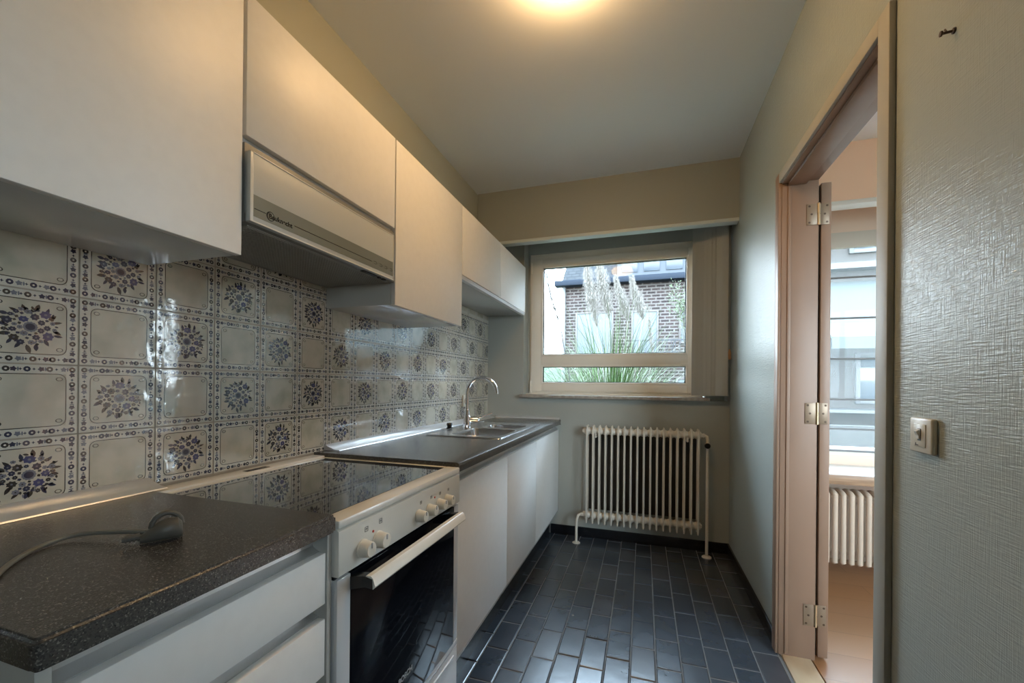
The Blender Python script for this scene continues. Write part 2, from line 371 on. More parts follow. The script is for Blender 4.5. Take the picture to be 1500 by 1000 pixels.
m = MB(); ring(m, 0.427, 1.490, 1.377, 2.070, WY+.004, WY+.024, 0.006, bev=0); ring(m, 0.427, 1.490, 1.156, 1.279, WY+.004, WY+.024, 0.006, bev=0)
build(m, 'gasket', M_black, w1)
for z0, z1 in ((1.377, 2.070), (1.156, 1.279)):
    m = MB(); m.box(0.43, 1.487, WY+.012, WY+.018, z0, z1); build(m, 'glass_pane', M_glass, w1)
for zc in (2.075, 1.125):
    m = MB(); m.lathe((0.328, WY-.006, zc-.045), (0, 0, 1), [(0, .005), (.002, .007), (.088, .007), (.09, .005)], 12); build(m, 'hinge', M_winf, w1)
m = MB(); m.box(0.275, 1.63, 2.488, WY+0.0, 1.035, 1.058, 0.003); m.box(0.30, 1.60, 2.60, WY+.01, 1.058, 1.066, 0.002, 1)
struct(m, 'trim_5', [M_stone, M_winf], 'brown stone sill under the kitchen window')

# vertical blind pushed to the right
bl = thing('vertical_blind', (1.62, 2.47, 1.07), 'stacked grey vertical blind drawn to the right of the kitchen window', 'blind')
m = MB(); m.box(0.36, 1.745, 2.485, 2.515, 2.315, 2.34, 0.002); build(m, 'head_rail', M_trim, bl)
for i in range(15):
    xl = 1.516+i*0.0098+(0.004 if i > 7 else 0); yy = 2.512-i*.0050+random.uniform(-.001, .001); t = .0007; wv = .074; dy = random.uniform(.002, .020) if i < 14 else .001
    m = MB(); m.prism([(xl, yy), (xl+wv*.5, yy+dy*.5-.002), (xl+wv, yy+dy), (xl+wv, yy+dy+t*2), (xl+wv*.5, yy+dy*.5-.002+t*2), (xl, yy+t*2)], 'z', 1.072+.0006*(i % 3), 2.31)
    build(m, 'vane', M_vane, bl, smooth=False)
m = MB(); m.tube([(1.742, 2.452, 2.31), (1.741, 2.452, 1.8), (1.7405, 2.45, 1.385)], .0016, 6); build(m, 'pull_cord', M_vane, bl)
m = MB(); m.lathe((1.7405, 2.45, 1.312), (0, 0, 1), [(0, .006), (.008, .0115), (.045, .0105), (.062, .006), (.072, .003)], 14); tg = build(m, 'cord_pull', M_wood, bl); tg['label'] = 'small wooden cord pull'

# ------------------------------------------------------------------ living room window, blind, sill, radiator
w2 = thing('window_2', ((LX0+LX1)/2, LWY, LZ0), 'cream framed window in the room beyond the doorway', 'window', kind='structure')
m = MB(); ring(m, LX0, LX1, LZ0, LZ1, LWY, LWY+.07, 0.05, .05, .03); m.box(3.1, 3.16, LWY, LWY+.07, LZ0+.05, LZ1-.03, .003)
build(m, 'frame', M_winf, w2)
for a, b in ((LX0+.05, 3.1), (3.16, LX1-.05)):
    m = MB(); m.box(a, b, LWY+.03, LWY+.036, LZ0+.05, LZ1-.03); build(m, 'glass_pane', M_glass, w2)
def sheer():
    m = bpy.data.materials.new('sheer white blind cloth'); m.use_nodes = True; n = m.node_tree; n.nodes.clear(); L = n.links
    o = n.nodes.new('ShaderNodeOutputMaterial'); t = n.nodes.new('ShaderNodeBsdfTransparent'); d = n.nodes.new('ShaderNodeBsdfDiffuse'); tl = n.nodes.new('ShaderNodeBsdfTranslucent')
    d.inputs[0].default_value = (0.75, 0.76, 0.74, 1); tl.inputs[0].default_value = (0.75, 0.78, 0.76, 1)
    a = n.nodes.new('ShaderNodeAddShader'); L.new(d.outputs[0], a.inputs[0]); L.new(tl.outputs[0], a.inputs[1])
    mx = n.nodes.new('ShaderNodeMixShader'); mx.inputs[0].default_value = 0.055; L.new(t.outputs[0], mx.inputs[1]); L.new(tl.outputs[0], mx.inputs[2]); L.new(mx.outputs[0], o.inputs[0])
    return m
M_sheer = sheer()
rb = thing('roman_blind', (3.1, 2.54, 0.73), 'sheer white roman blind with thin battens in the next room', 'blind')
m = MB(); m.box(2.0, 4.28, 2.545, 2.548, 0.735, 2.115); build(m, 'cloth', M_sheer, rb, smooth=False)
m = MB(); m.box(2.0, 4.28, 2.530, 2.560, 2.02, 2.118, .002); build(m, 'head_fold', mat('beige blind cloth', (0.62, 0.58, 0.50), 0.9), rb)
M_batten = mat('grey batten', (0.20, 0.20, 0.20), 0.7)
for z in (1.832, 1.575, 1.318, 1.061, 0.875, 0.737):
    m = MB(); m.box(2.0, 4.28, 2.538, 2.546, z-.006, z+.006, .001); build(m, 'batten', M_batten, rb)
m = MB(); m.box(1.90, 4.4, 2.245, LWY, 0.580, 0.634, 0.002, 0); m.box(1.90, 4.4, 2.243, LWY, 0.634, 0.640, 0.001, 1)
struct(m, 'trim_6', [M_sillw, mat('white sill top', (0.85, 0.85, 0.84), 0.25)], 'deep oak window board with white top over the next room radiator')

lr = thing('column_radiator', (2.5, 2.33, 0.1), 'cream column radiator under the window board in the next room', 'radiator')
def col_section(w, y0, y1, z0, z1, nt=3):
    m = MB(); r = w*0.5
    for k in range(nt):
        yc = y0+r+(y1-y0-2*r)*k/(nt-1)
        m.tube([(0, yc, z0+r), (0, yc, z0+r*2), (0, yc, z1-r*2), (0, yc, z1-r)], r*.82, 12)
    # rounded loop joining the tubes at top and bottom
    for zc, s in ((z1-r, 1), (z0+r, -1)):
        pts = []
        for k in range(9):
            a = math.pi*k/8; pts.append((0, (y0+y1)/2-math.cos(a)*((y1-y0)/2-r), zc+s*math.sin(a)*r*1.0-s*r*.6))
        m.tube(pts, r*.86, 12)
    return m
sec = col_section(0.034, 2.258, 2.40, 0.105, 0.535)
first = None
for i in range(22):
    xx = 1.985+i*0.0405
    if first is None:
        first = build(sec, 'column', M_radw, lr); bx = first.location.copy(); o = first
        for v in o.data.vertices: v.co.x += lr.location.x    # section drawn around x = 0
    else:
        o = first.copy(); COL.objects.link(o)
    o.location = (xx-lr.location.x, 0, 0)
for v in first.data.vertices: v.co.x += 0.0
for z_ in (.17, .47): m = MB(); m.tube([(1.97, 2.329, z_), (2.87, 2.329, z_)], .02, 12); build(m, 'header', M_radw, lr)
for x_ in (2.02, 2.86): m = MB(); m.tube([(x_, 2.329, .17), (x_, 2.329, 0.0)], .011, 10); build(m, 'pipe', M_radw, lr)

# ------------------------------------------------------------------ kitchen radiator
kr = thing('tubular_radiator', (1.18, 2.44, 0.0), 'cream tubular radiator under the kitchen window', 'radiator')
RX0, RP, RN = 0.816, 0.0434, 18
m = MB(); z0, z1 = 0.146, 0.846; ya, yb, yc_ = 2.402, 2.437, 2.472
for yy, rr in ((ya, .0068), (yc_, .0068)):
    m.tube([(0, yy, z0), (0, yy, z0+.012), (0, yy, z1-.012), (0, yy, z1)], [.004, rr, rr, .004], 10)
for zc in (z1-.040, z0+.052):
    m.prism([(ya-.004, zc-.030), (yc_+.004, zc-.030), (yc_+.006, zc), (yc_+.004, zc+.030), (ya-.004, zc+.030), (ya-.006, zc)], 'x', -.0052, .0052)
first = None
for i in range(RN):
    if first is None:
        first = build(m, 'tube_section', M_rad, kr); o = first
        for v in o.data.vertices: v.co.x += kr.location.x
    else: o = first.copy(); COL.objects.link(o)
    o.location = (RX0+i*RP-kr.location.x, 0, 0)
xe = RX0+(RN-1)*RP
for zc in (z1-.040, z0+.052):
    m = MB()
    pts = []; rs = []
    for i in range(RN):
        for d, r in ((-.0215, .021), (-.012, .026), (0, .028), (.012, .026)):
            pts.append((RX0+i*RP+d, yb, zc)); rs.append(r)
    m.tube(pts, rs, 14)
    for s, xx in ((-1, RX0-.018), (1, xe+.008)):
        m.lathe((xx if s > 0 else xx, yb, zc), (s, 0, 0), [(0, .022), (.002, .023), (.010, .023), (.011, .014), (.018, .013)], 6)
    build(m, 'header', M_rad, kr)
m = MB(); m.box(RX0-.004, xe+.004, D-.007, D-.001, .215, .792, .001); bp_ = build(m, 'gap_darkening_panel', mat('dark gap panel', (.035, .032, .026), .8), kr); bp_['label'] = 'added dark panel that darkens the gaps between the tubes'  # dark sheet put in behind the tubes to darken the gaps
m = MB()   # return pipe, left
m.tube([(RX0-.02, yb, z0+.052), (0.775, yb-.01, z0+.052), (0.757, 2.418, z0+.046), (0.749, 2.400, z0+.02), (0.748, 2.392, .10), (0.748, 2.388, 0.012)], .0095, 12)
m.lathe((0.772, yb-.012, z0+.052), (1, 0, 0), [(0, .013), (.018, .013)], 6)
m.lathe((0.748, 2.388, 0.0), (0, 0, 1), [(0, .028), (.004, .028), (.008, .022), (.010, .010)], 20)
build(m, 'pipe', M_rad, kr)
m = MB()   # supply pipe, right
m.tube([(1.609, 2.420, 0.012), (1.609, 2.422, .70), (1.610, 2.425, .775), (1.606, 2.432, .800), (1.590, 2.437, .808), (xe+.02, yb, z1-.040)], .0095, 12)
m.lathe((1.609, 2.420, 0.0), (0, 0, 1), [(0, .030), (.004, .030), (.009, .024), (.011, .010)], 20)
m.lathe((1.6095, 2.423, .725), (0, 0, 1), [(0, .011), (.004, .014), (.03, .014), (.034, .011)], 12)
m.lathe((1.580, yb, z1-.040), (1, 0, 0), [(0, .014), (.012, .014)], 6)
build(m, 'pipe', M_rad, kr)
m = MB(); m.lathe((1.6095, 2.418, .742), (-.15, -1, 0), [(0, .010), (.012, .010), (.013, .019), (.030, .017), (.031, .008), (.026, .007)], 20); vk = build(m, 'valve_knob', M_black, kr); vk['label'] = 'black valve knob'
for xx in (RX0+.055, xe-.075): m = MB(); m.box(xx, xx+.012, 2.40, D-.001, z1-.085, z1-.07, .002); m.box(xx, xx+.012, 2.40, 2.41, z1-.071, z1-.055, .002); build(m, 'wall_bracket', M_rad, kr)

# ------------------------------------------------------------------ tiled splashback
P = 0.152; Z4 = 0.8678
def tile_cream():
    m = mat('cream glazed tile', (0.56, 0.53, 0.44), 0.05, spec=0.5, coat=0.8, ior=1.62, noise=[((14, 14, 14), (0.41, 0.40, 0.32), 0.42, 0.70), ((5, 5, 5), (0.58, 0.50, 0.41), 0.5, 0.8)],
            bump=[((26, 26, 26), 0.45, 0.0024, 1), ((90, 90, 90), 0.12, 0.0006, 1)])
    return m
T_base = tile_cream()
T_bord = mat('pale glazed tile border', (0.60, 0.58, 0.51), 0.06, coat=0.8, ior=1.62, bump=[((26, 26, 26), 0.45, 0.0024, 1), ((90, 90, 90), 0.12, 0.0006, 1)])
def ink(name, c): return mat(name, c, 0.06, coat=0.8, ior=1.62, bump=[((26, 26, 26), 0.45, 0.0024, 1), ((90, 90, 90), 0.12, 0.0006, 1)])
T_navy = ink('navy glaze', (0.022, 0.026, 0.060)); T_blue = ink('blue violet glaze', (0.050, 0.055, 0.150)); T_grey = ink('blue grey glaze', (0.16, 0.17, 0.21)); T_brn = ink('black brown glaze', (0.03, 0.027, 0.028))
T_grout = mat('beige tile grout', (0.36, 0.32, 0.26), 0.8)
U, V = Vector((0, 1, 0)), Vector((0, 0, 1))
def tile_pattern(mb, y, z, ymax, kind, decor, rng):
    s = P; X = 0.0
    def d(u, v, ru, rv, n, mt, ph=0, star=0, lift=0, rot=0):
        if y+u > ymax-ru: return
        cu, sn = math.cos(rot), math.sin(rot)
        mb.disc((X+0.00012+lift, y+u, z+v), (0, cu, sn), (0, -sn, cu), ru, rv, n, mt, ph, star)
    def ringm(u, v, r, sx=1):
        d(u, v, r*sx, r, 9, 5 if rng.random() < .5 else 2); d(u, v, r*.35, r*.35, 6, 1, lift=.00005)
    seq = [(.066, 'r'), (.160, 't'), (.235, 'p'), (.305, 'r'), (.390, 't'), (.460, 'p'), (.527, 'r'), (.590, 'p'), (.655, 't'), (.722, 'r'), (.785, 'p'), (.855, 't'), (.938, 'r')]
    for side in range(4):
        for i, (f, k) in enumerate(seq):
            if i == 12: continue
            a, b = f*s, .068*s
            if side == 1: a, b = s-b, f*s
            elif side == 2: a, b = s-a, s-b
            elif side == 3: a, b = b, s-a
            hor = side in (0, 2)
            if k == 'r': ringm(a, b, .0056)
            elif k == 't':
                d(a, b, .0057, .0057, 10, 2 if rng.random() < .6 else 4, rng.random(), .35)
                o = .0066
                d(a+(o if hor else 0), b+(0 if hor else o), .0016 if hor else .0045, .0045 if hor else .0016, 6, 4)
            else:
                d(a, b, .0034, .0012, 4, 2, math.pi/4*0); d(a, b, .0012, .0034, 4, 2)
    # inner frame line, rounded corners with loops
    i0, i1, rr, t = .137*s, .866*s, .013, .00085
    cs = [(i1-rr, i1-rr, 0), (i0+rr, i1-rr, 90), (i0+rr, i0+rr, 180), (i1-rr, i0+rr, 270)]
    pts = []
    for cu_, cv_, a0 in cs:
        for k in range(5):
            a = math.radians(a0+k*22.5); pts.append((cu_+rr*math.cos(a), cv_+rr*math.sin(a), math.cos(a), math.sin(a)))
    n = len(pts)
    for k in range(n):
        p, q = pts[k], pts[(k+1) % n]
        if y+max(p[0], q[0]) > ymax: continue
        mb.add([(X+.00012, y+p[0]+t*p[2], z+p[1]+t*p[3]), (X+.00012, y+q[0]+t*q[2], z+q[1]+t*q[3]), (X+.00012, y+q[0]-t*q[2], z+q[1]-t*q[3]), (X+.00012, y+p[0]-t*p[2], z+p[1]-t*p[3])], [(3, 2, 1, 0)], 5)
    for (cu_, cv_, a0) in cs:
        uu = cu_+.0022*(1 if cu_ > s/2 else -1); vv = cv_+.0022*(1 if cv_ > s/2 else -1)
        if y+uu+.005 > ymax: continue
        R = .0044
        for k in range(10):
            a, b = 2*math.pi*k/10, 2*math.pi*(k+1)/10
            mb.add([(X+.00012, y+uu+(R+e)*math.cos(w)*1.15, z+vv+(R+e)*math.sin(w)*.85) for w, e in ((a, -.0007), (b, -.0007), (b, .0007), (a, .0007))], [(0, 1, 2, 3)], 5)
    if decor:
        rg = random.Random(kind*11+3); ctr = (s/2, s/2); R = .295*s; rot = kind*math.pi/2
        def pol(r, a): return ctr[0]+r*math.cos(a+rot), ctr[1]+r*math.sin(a+rot)
        def leaf(r, a, L_, wd, mt, tw):
            u, v = pol(r, a); th = a+rot+tw
            if y+u+L_ > ymax: return
            ca, sa = math.cos(th), math.sin(th); pts_ = []
            for f_, w_ in ((-1, 0), (-.55, .75), (0, 1), (.5, .7), (1, 0), (.5, -.7), (0, -1), (-.55, -.75)):
                pts_.append((X+.00014, y+u+ca*f_*L_-sa*w_*wd, z+v+sa*f_*L_+ca*w_*wd))
            mb.add(pts_, [tuple(range(8))], mt)
        for k in range(17):
            a = 2*math.pi*k/17+rg.uniform(-.17, .17); r = R*rg.uniform(.86, 1.02); leaf(r, a, rg.uniform(.0065, .0100), rg.uniform(.0027, .0042), rg.choice((2, 5, 5, 2, 5)), rg.uniform(-.5, .5))
        for k in range(30):
            a = rg.uniform(0, 2*math.pi); r = R*rg.uniform(.62, .98); leaf(r, a, rg.uniform(.0028, .0048), rg.uniform(.0014, .0023), rg.choice((2, 5, 4)), rg.uniform(-1.2, 1.2))
        placed = [(0, 0, .0115)]
        for r0, mts, cnt in ((.0100, (3, 3), 2), (.0078, (2, 3, 5), 4), (.0060, (2, 4, 2), 9), (.0046, (2, 5, 4), 18), (.0032, (2, 5), 40)):
            for q_ in range(cnt):
                for tr in range(30):
                    rr_ = R*rg.uniform(.25, .84); a = rg.uniform(0, 2*math.pi); pu, pv = rr_*math.cos(a), rr_*math.sin(a)
                    if all(math.hypot(pu-a_, pv-b_) > (r0+c_)*.93 for a_, b_, c_ in placed):
                        placed.append((pu, pv, r0)); u, v = pol(rr_, a); mt = rg.choice(mts); dk = 14 if r0 > .004 else 8
                        d(u, v, r0*rg.uniform(.95, 1.12), r0*rg.uniform(.8, 1.05), dk, mt, rg.random()*3, .24, lift=.00006)
                        if r0 > .004: d(u, v, r0*.26, r0*.26, 6, 4 if mt != 4 else 5, lift=.0001)
                        break
        d(ctr[0], ctr[1], .0115, .0110, 26, 4, 0, .12, lift=.00008); d(ctr[0], ctr[1], .0074, .0070, 12, 2, lift=.00012)
mb = MB(); rng = random.Random(3)
mb.box(-.0055, -0.0012, -0.608, D-.001, Z4-0.02, 1.76, mat=6)
yend = D-0.001
for i in range(-4, 17):
    for j in range(6):                       # j counts rows upward from the worktop
        y, z = i*P, Z4+j*P; zt = min(z+P, 1.76)
        ye = min(y+P, yend); g = .0017; e = .0012
        if ye-y < .02: continue
        q = [(y+g, z+g), (ye-g, z+g), (ye-g, zt-g), (y+g, zt-g)]; qi = [(y+g+e, z+g+e), (ye-g-e, z+g+e), (ye-g-e, zt-g-e), (y+g+e, zt-g-e)]
        mb.add([(-.0014, a, b) for a, b in q]+[(0, a, b) for a, b in q], [(0,1,5,4),(1,2,6,5),(2,3,7,6),(3,0,4,7)], 6); mb.add([(0, a, b) for a, b in q], [(0,1,2,3)], 1)
        fi0, fi1 = .137*P, .866*P
        mb.add([(.00004, y+fi0, z+fi0), (.00004, min(y+fi1, yend-.002), z+fi0), (.00004, min(y+fi1, yend-.002), min(z+fi1, zt-.002)), (.00004, y+fi0, min(z+fi1, zt-.002))], [(0, 1, 2, 3)], 0)
        if zt < z+P: continue
        row = 3-j
        tile_pattern(mb, y, z, yend, (i*3+j*5) % 4, (i+row) % 2 == 0, rng)
sb = build(mb, 'tiled_splashback', [T_base, T_bord, T_navy, T_blue, T_grey, T_brn, T_grout], smooth=False)
tag(sb, 'cream glazed splashback tiles with blue flower bouquets on the left wall', 'splashback')

# ------------------------------------------------------------------ wall cabinets
XU = 0.317; ZT = 2.046
def wall_cab(name, label, y0, y1, zb, doors, zdoor=None, rail=False):
    t = thing(name, (0.16, (y0+y1)/2, zb), label, 'cabinet')
    zd = zdoor if zdoor is not None else zb
    m = MB(); m.box(0.0015, XU-.020, y0+.001, y1-.001, zb+.002, ZT-.004, .001); build(m, 'body', M_carc, t)
    for a, b in doors:
        m = MB(); m.box(XU-.018, XU, a+.0018, b-.0018, zd, ZT, .0018); build(m, 'door', M_white, t)
    if rail:
        m = MB(); m.box(XU-.030, XU-.004, y0+.002, y1-.002, zb-.002, zb+.010, .002); m.box(XU-.012, XU-.002, y0+.002, y1-.002, zb+.008, zb+.016, .001)
        build(m, 'handle_rail', M_trim, t)
    return t
wall_cab('wall_cabinet', 'tall-fronted white wall cabinet nearest the viewer, cut by the left edge of the photo', -0.466, 0.134, 1.430, [(-0.466, 0.134)])
wall_cab('wall_cabinet', 'short white wall cabinet directly above the extractor hood', 0.139, 0.741, 1.700, [(0.139, 0.741)], 1.713)
wall_cab('wall_cabinet', 'white wall cabinet reaching lowest, right of the extractor hood', 0.7445, 1.335, 1.430, [(0.7445, 1.335)])
wall_cab('wall_cabinet', 'low double-door white wall cabinet above the sink beside the window', 1.338, 2.502, 1.676, [(1.338, 1.923), (1.923, 2.502)], 1.696, True)

# ------------------------------------------------------------------ extractor hood
hd = thing('extractor_hood', (0.17, 0.43, 1.512), 'slim silver extractor hood under the short cabinet over the cooker', 'extractor hood')
m = MB(); m.box(0.004, 0.312, 0.141, 0.740, 1.530, 1.698, .001); m.box(0.004, 0.318, 0.141, 0.740, 1.512, 1.532, .001); build(m, 'body', mat('dark grey hood casing', (0.20, 0.20, 0.185), .45), hd)
m = MB(); m.box(0.312, 0.330, 0.141, 0.714, 1.512, 1.676, .002, 0)
m.box(0.3295, 0.3315, 0.141, 0.149, 1.514, 1.676, .0005, 1); m.box(0.3295, 0.3318, 0.141, 0.714, 1.512, 1.5155, .0006, 1)
m.box(0.3295, 0.3315, 0.141, 0.714, 1.673, 1.676, .0006, 1); m.box(0.3295, 0.3315, 0.7115, 0.714, 1.514, 1.676, .0005, 1)
fs = build(m, 'fascia', [M_hoodw, M_enamel], hd)
m = MB(); m.box(0.3300, 0.3304, 0.149, 0.710, 1.526, 1.577, 0, 0); m.box(.3304, .3306, .152, .186, 1.5442, 1.5458); m.v; build(m, 'grey_band', M_hoodb, hd, smooth=False)
m = MB(); m.box(.3304, .3307, .152, .183, 1.5440, 1.5455); m.box(.3304, .3307, .268, .588, 1.5455, 1.5470); 
for k in range(28):      # printed roundel
    a, b = 2*math.pi*k/28, 2*math.pi*(k+1)/28
    w = .0016+.0022*max(0, math.cos((a+b)/2-math.pi))
    m.add([(.3307, .196+(r)*math.cos(an), 1.5425+(r)*math.sin(an)) for an, r in ((a, .0115-w), (a, .0115), (b, .0115), (b, .0115-w))], [(0, 1, 2, 3)])
for k in range(4):       # control symbols
    yy = .600+k*.030
    m.box(.3304, .3307, yy, yy+.012, 1.5500, 1.5508); m.box(.3304, .3307, yy, yy+.012, 1.5420, 1.5428); m.box(.3304, .3307, yy+.012, yy+.0128, 1.5420, 1.5508); m.box(.3304, .3307, yy+.014, yy+.020, 1.5455, 1.5463)
build(m, 'printed_marks', M_black, hd, smooth=False)
text('lettering', 'Bauknecht', .0165, (.3305, .1915, 1.5375), (0, 1, 0), (0, 0, 1), M_black, hd, .0002, .0005)
m = MB(); m.box(0.030, 0.300, 0.160, 0.720, 1.5095, 1.5125, 0, 0)
for k in range(56):
    yy = .163+k*.01; m.box(.034, .296, yy, yy+.004, 1.5078, 1.5096, 0, 0)
for k in range(26):
    xx = .036+k*.0102; m.box(xx, xx+.004, .162, .718, 1.5080, 1.5096, 0, 0)
build(m, 'grease_filter', M_filter, hd, smooth=False)
m = MB(); m.box(.302, .316, .566, .640, 1.5085, 1.513, .001); m.box(.304, .314, .652, .664, 1.507, 1.513, .001); m.box(.304, .314, .676, .692, 1.507, 1.513, .001); build(m, 'switches', M_black, hd)

# ------------------------------------------------------------------ worktops
XC, ZC = 0.611, 0.872
def worktop_prof(x0):   # rounded front edge, cross-section in x, z
    t = .036; return [(x0, ZC-t), (XC-.010, ZC-t), (XC-.002, ZC-t+.004), (XC, ZC-t+.010), (XC, ZC-.010), (XC-.003, ZC-.003), (XC-.010, ZC), (x0, ZC)]
m = MB()
ye = -0.327; t = .036
# left worktop: plan outline with rounded outer corner, extruded and bevelled
b = bmesh.new(); plan = [(0.0015, ye)]
for k in range(7):
    a = math.radians(-90+15*k); plan.append((XC-.009+.009*math.cos(a), ye+.009+.009*math.sin(a)))
plan += [(XC, 0.1045), (0.0015, 0.1045)]
vs = [b.verts.new((x, y, ZC-t)) for x, y in plan]; f = b.faces.new(vs); r = bmesh.ops.extrude_face_region(b, geom=[f])
for v in [g for g in r['geom'] if isinstance(g, bmesh.types.BMVert)]: v.co.z = ZC
bmesh.ops.recalc_face_normals(b, faces=b.faces[:])
ed = [e for e in b.edges if abs(e.verts[0].co.z-e.verts[1].co.z) < 1e-6 and max(e.verts[0].co.x, e.verts[1].co.x) > .01 and not (e.verts[0].co.y > .1 and e.verts[1].co.y > .1)]
bmesh.ops.bevel(b, geom=ed, offset=.005, segments=3, affect='EDGES')
m.bm(b); wl = build(m, 'worktop', M_worktop); tag(wl, 'speckled charcoal worktop left of the cooker with a cable lying on it', 'worktop')
m = MB(); YS, YE_ = 0.690, D-0.002
m.prism(worktop_prof(0.53), 'y', YS, YE_-.06)
m.prism([(0.53, YE_-.06), (XC, YE_-.06), (XC-.012, YE_-.006), (XC-.02, YE_), (0.53, YE_)], 'z', ZC-t, ZC)
m.box(0.0015, 0.16, YS, YE_, ZC-t, ZC); m.box(0.16, 0.53, YS, 1.33, ZC-t, ZC); m.box(0.16, 0.53, 2.07, YE_, ZC-t, ZC)
wr = build(m, 'worktop', M_worktop); tag(wr, 'long charcoal worktop around the sink, running from the cooker to the back wall', 'worktop')
def strip(y0, y1, label, side=False):
    m = MB(); m.prism([(0.0012, ZC+.0005), (0.0012, .893), (.010, .893), (.016, .888), (.050, .8775), (.074, .8755), (.076, ZC+.0005)], 'y', y0, y1)
    if side: m.prism([(YE_-.022, ZC+.0005), (YE_-.020, .880), (YE_-.008, .887), (YE_, .888), (YE_, ZC+.0005)], 'x', .076, .590)
    tag(build(m, 'worktop_upstand', M_trim), label, 'edge strip')
strip(-0.330, 0.136, 'pale metal edge strip between the tiles and the worktop left of the cooker')
strip(0.742, D-.003, 'pale metal edge strip between the tiles and the sink worktop', True)

# ------------------------------------------------------------------ base cabinets
XK = 0.585
def base_cab(label, y0, y1, end=False):
    t = thing('base_cabinet', (0.30, (y0+y1)/2, 0), label, 'cabinet')
    m = MB(); m.box(0.003, XK-.030, y0+.001, y0+.018, .12, ZC-.037); m.box(0.003, XK-.030, y1-.018, y1-.001, .12, ZC-.037); m.box(0.003, XK-.030, y0+.001, y1-.001, .12, .138); m.box(0.003, .012, y0+.001, y1-.001, .12, ZC-.037)
    m.box(XK-.045, XK-.026, y0+.018, y1-.018, .138, .79)
    build(m, 'body', M_carc, t)
    m = MB(); m.box(XK-.018, XK, y0+.0015, y1-.0015, .176, .796, .0015); build(m, 'door', M_white, t)
    m = MB(); m.prism([(XK-.030, .780), (XK-.020, .780), (XK-.019, .797), (XK-.006, .797), (XK-.006, .800), (XK-.022, .806), (XK-.024, .832), (XK-.004, .834), (XK-.004, ZC-.0365), (XK-.030, ZC-.0365)], 'y', y0+.0005, y1-.0005); build(m, 'handle_channel', M_alu, t)
    m = MB(); m.box(.500, .520, y0, y1, 0.0, .120, 0); build(m, 'plinth', M_skirt, t)
base_cab('white base cabinet right of the cooker, nearest of the three beside the floor', 0.690, 1.291)
base_cab('white base cabinet with the sink above it, middle of the three', 1.291, 1.848)
base_cab('white base cabinet in the corner by the back wall', 1.848, D-.003)

dc = thing('drawer_cabinet', (0.30, -0.1, 0), 'white drawer cabinet under the worktop in the left foreground', 'cabinet')
XD = 0.597; y0, y1 = -0.318, 0.108
m = MB(); m.box(0.003, XD-.004, y0, y0+.014, .10, ZC-.037, .001); m.box(0.003, XD+.003, .0955, y1, .10, ZC-.037, .001); m.box(.003, XD-.05, y0+.014, .0955, .10, .118); m.box(.003, .012, y0+.014, .0955, .118, ZC-.037)
m.box(XD-.06, XD-.045, y0+.014, .0955, .118, ZC-.037)
build(m, 'body', mat('grey cabinet side', (0.42, 0.42, 0.39), .35), dc)
zs = [(.798, .696), (.666, .553), (.520, .14)]
for za, zb in zs:
    m = MB(); m.box(XD-.018, XD, y0+.004, .0945, zb, za, .0015); dw = build(m, 'drawer', M_white, dc)
    m = MB(); zt = {0: .8355}.get(zs.index((za, zb)), za+.030)
    m.prism([(XD-.045, za-.004), (XD-.019, za-.004), (XD-.018, za+.001), (XD-.026, za+.004), (XD-.034, za+.010), (XD-.034, zt-.008), (XD-.026, zt-.004), (XD-.020, zt-.002), (XD-.020, zt), (XD-.045, zt)], 'y', y0+.014, .0953)
    build(m, 'handle_channel', M_alu, dw)
m = MB(); m.box(.50, .52, y0, y1, 0, .10); build(m, 'plinth', M_skirt, dc)

# ------------------------------------------------------------------ cooker
ck = thing('cooker', (0.31, 0.397, 0), 'white freestanding electric cooker with black hob and oven door', 'cooker')
SX, SY0, SY1, SZ = 0.615, 0.1105, 0.6860, 0.858
m = MB(); m.box(0.02, SX-.030, SY0, SY1, .03, SZ-.018, .002); m.box(.05, .10, SY0+.03, SY0+.08, 0, .03); m.box(.05, .10, SY1-.08, SY1-.03, 0, .03); m.box(.48, .53, SY0+.03, SY0+.08, 0, .03); m.box(.48, .53, SY1-.08, SY1-.03, 0, .03)
build(m, 'body', M_enamel, ck)
m = MB(); gx0, gx1, gy0, gy1 = .075, .565, SY0+.012, SY1-.018
m.box(.004, gx0, SY0, SY1, SZ-.018, SZ, .003); m.box(gx1, SX, SY0, SY1, SZ-.018, SZ, .004); m.box(gx0, gx1, SY0, gy0, SZ-.018, SZ, .002); m.box(gx0, gx1, gy1, SY1, SZ-.018, SZ, .002)
m.box(.006, .060, SY0+.004, SY1-.004, SZ-.002, SZ+.006, .002)
build(m, 'top_frame', M_enamel, ck)
m = MB(); m.box(.030, .052, .372, .452, SZ+.0055, SZ+.0068, .0005); build(m, 'vent_slot', M_black, ck)
m = MB(); m.box(gx0, gx1, gy0, gy1, SZ-.010, SZ-.0008, 0); build(m, 'hob_glass', M_hob, ck, smooth=False)
m = MB(); m.prism([(SX-.032, .742), (SX-.002, .742), (SX, .746), (SX-.001, .835), (SX-.006, .838), (SX-.032, .838)], 'y', SY0+.0005, SY1-.001); cp = build(m, 'control_panel', M_enamel, ck)
kn = [(.188, .019), (.243, .019), (.424, .0165), (.482, .0165), (.541, .0165), (.592, .0165)]
for i, (yy, r) in enumerate(kn):
    m = MB(); m.lathe((SX-.001, yy-.003, .775), (1, 0, 0), [(0, r*1.06), (.003, r*1.08), (.0035, r), (.020, r*.90), (.024, r*.86), (.0255, r*.78), (.0256, 0)], 28)
    m.box(SX+.023, SX+.0262, yy-.0045, yy-.0015, .775+r*.2, .775+r*.8, .0003, 1)
    build(m, 'knob', [M_knob, M_printl], ck)
xx = SX+.0001
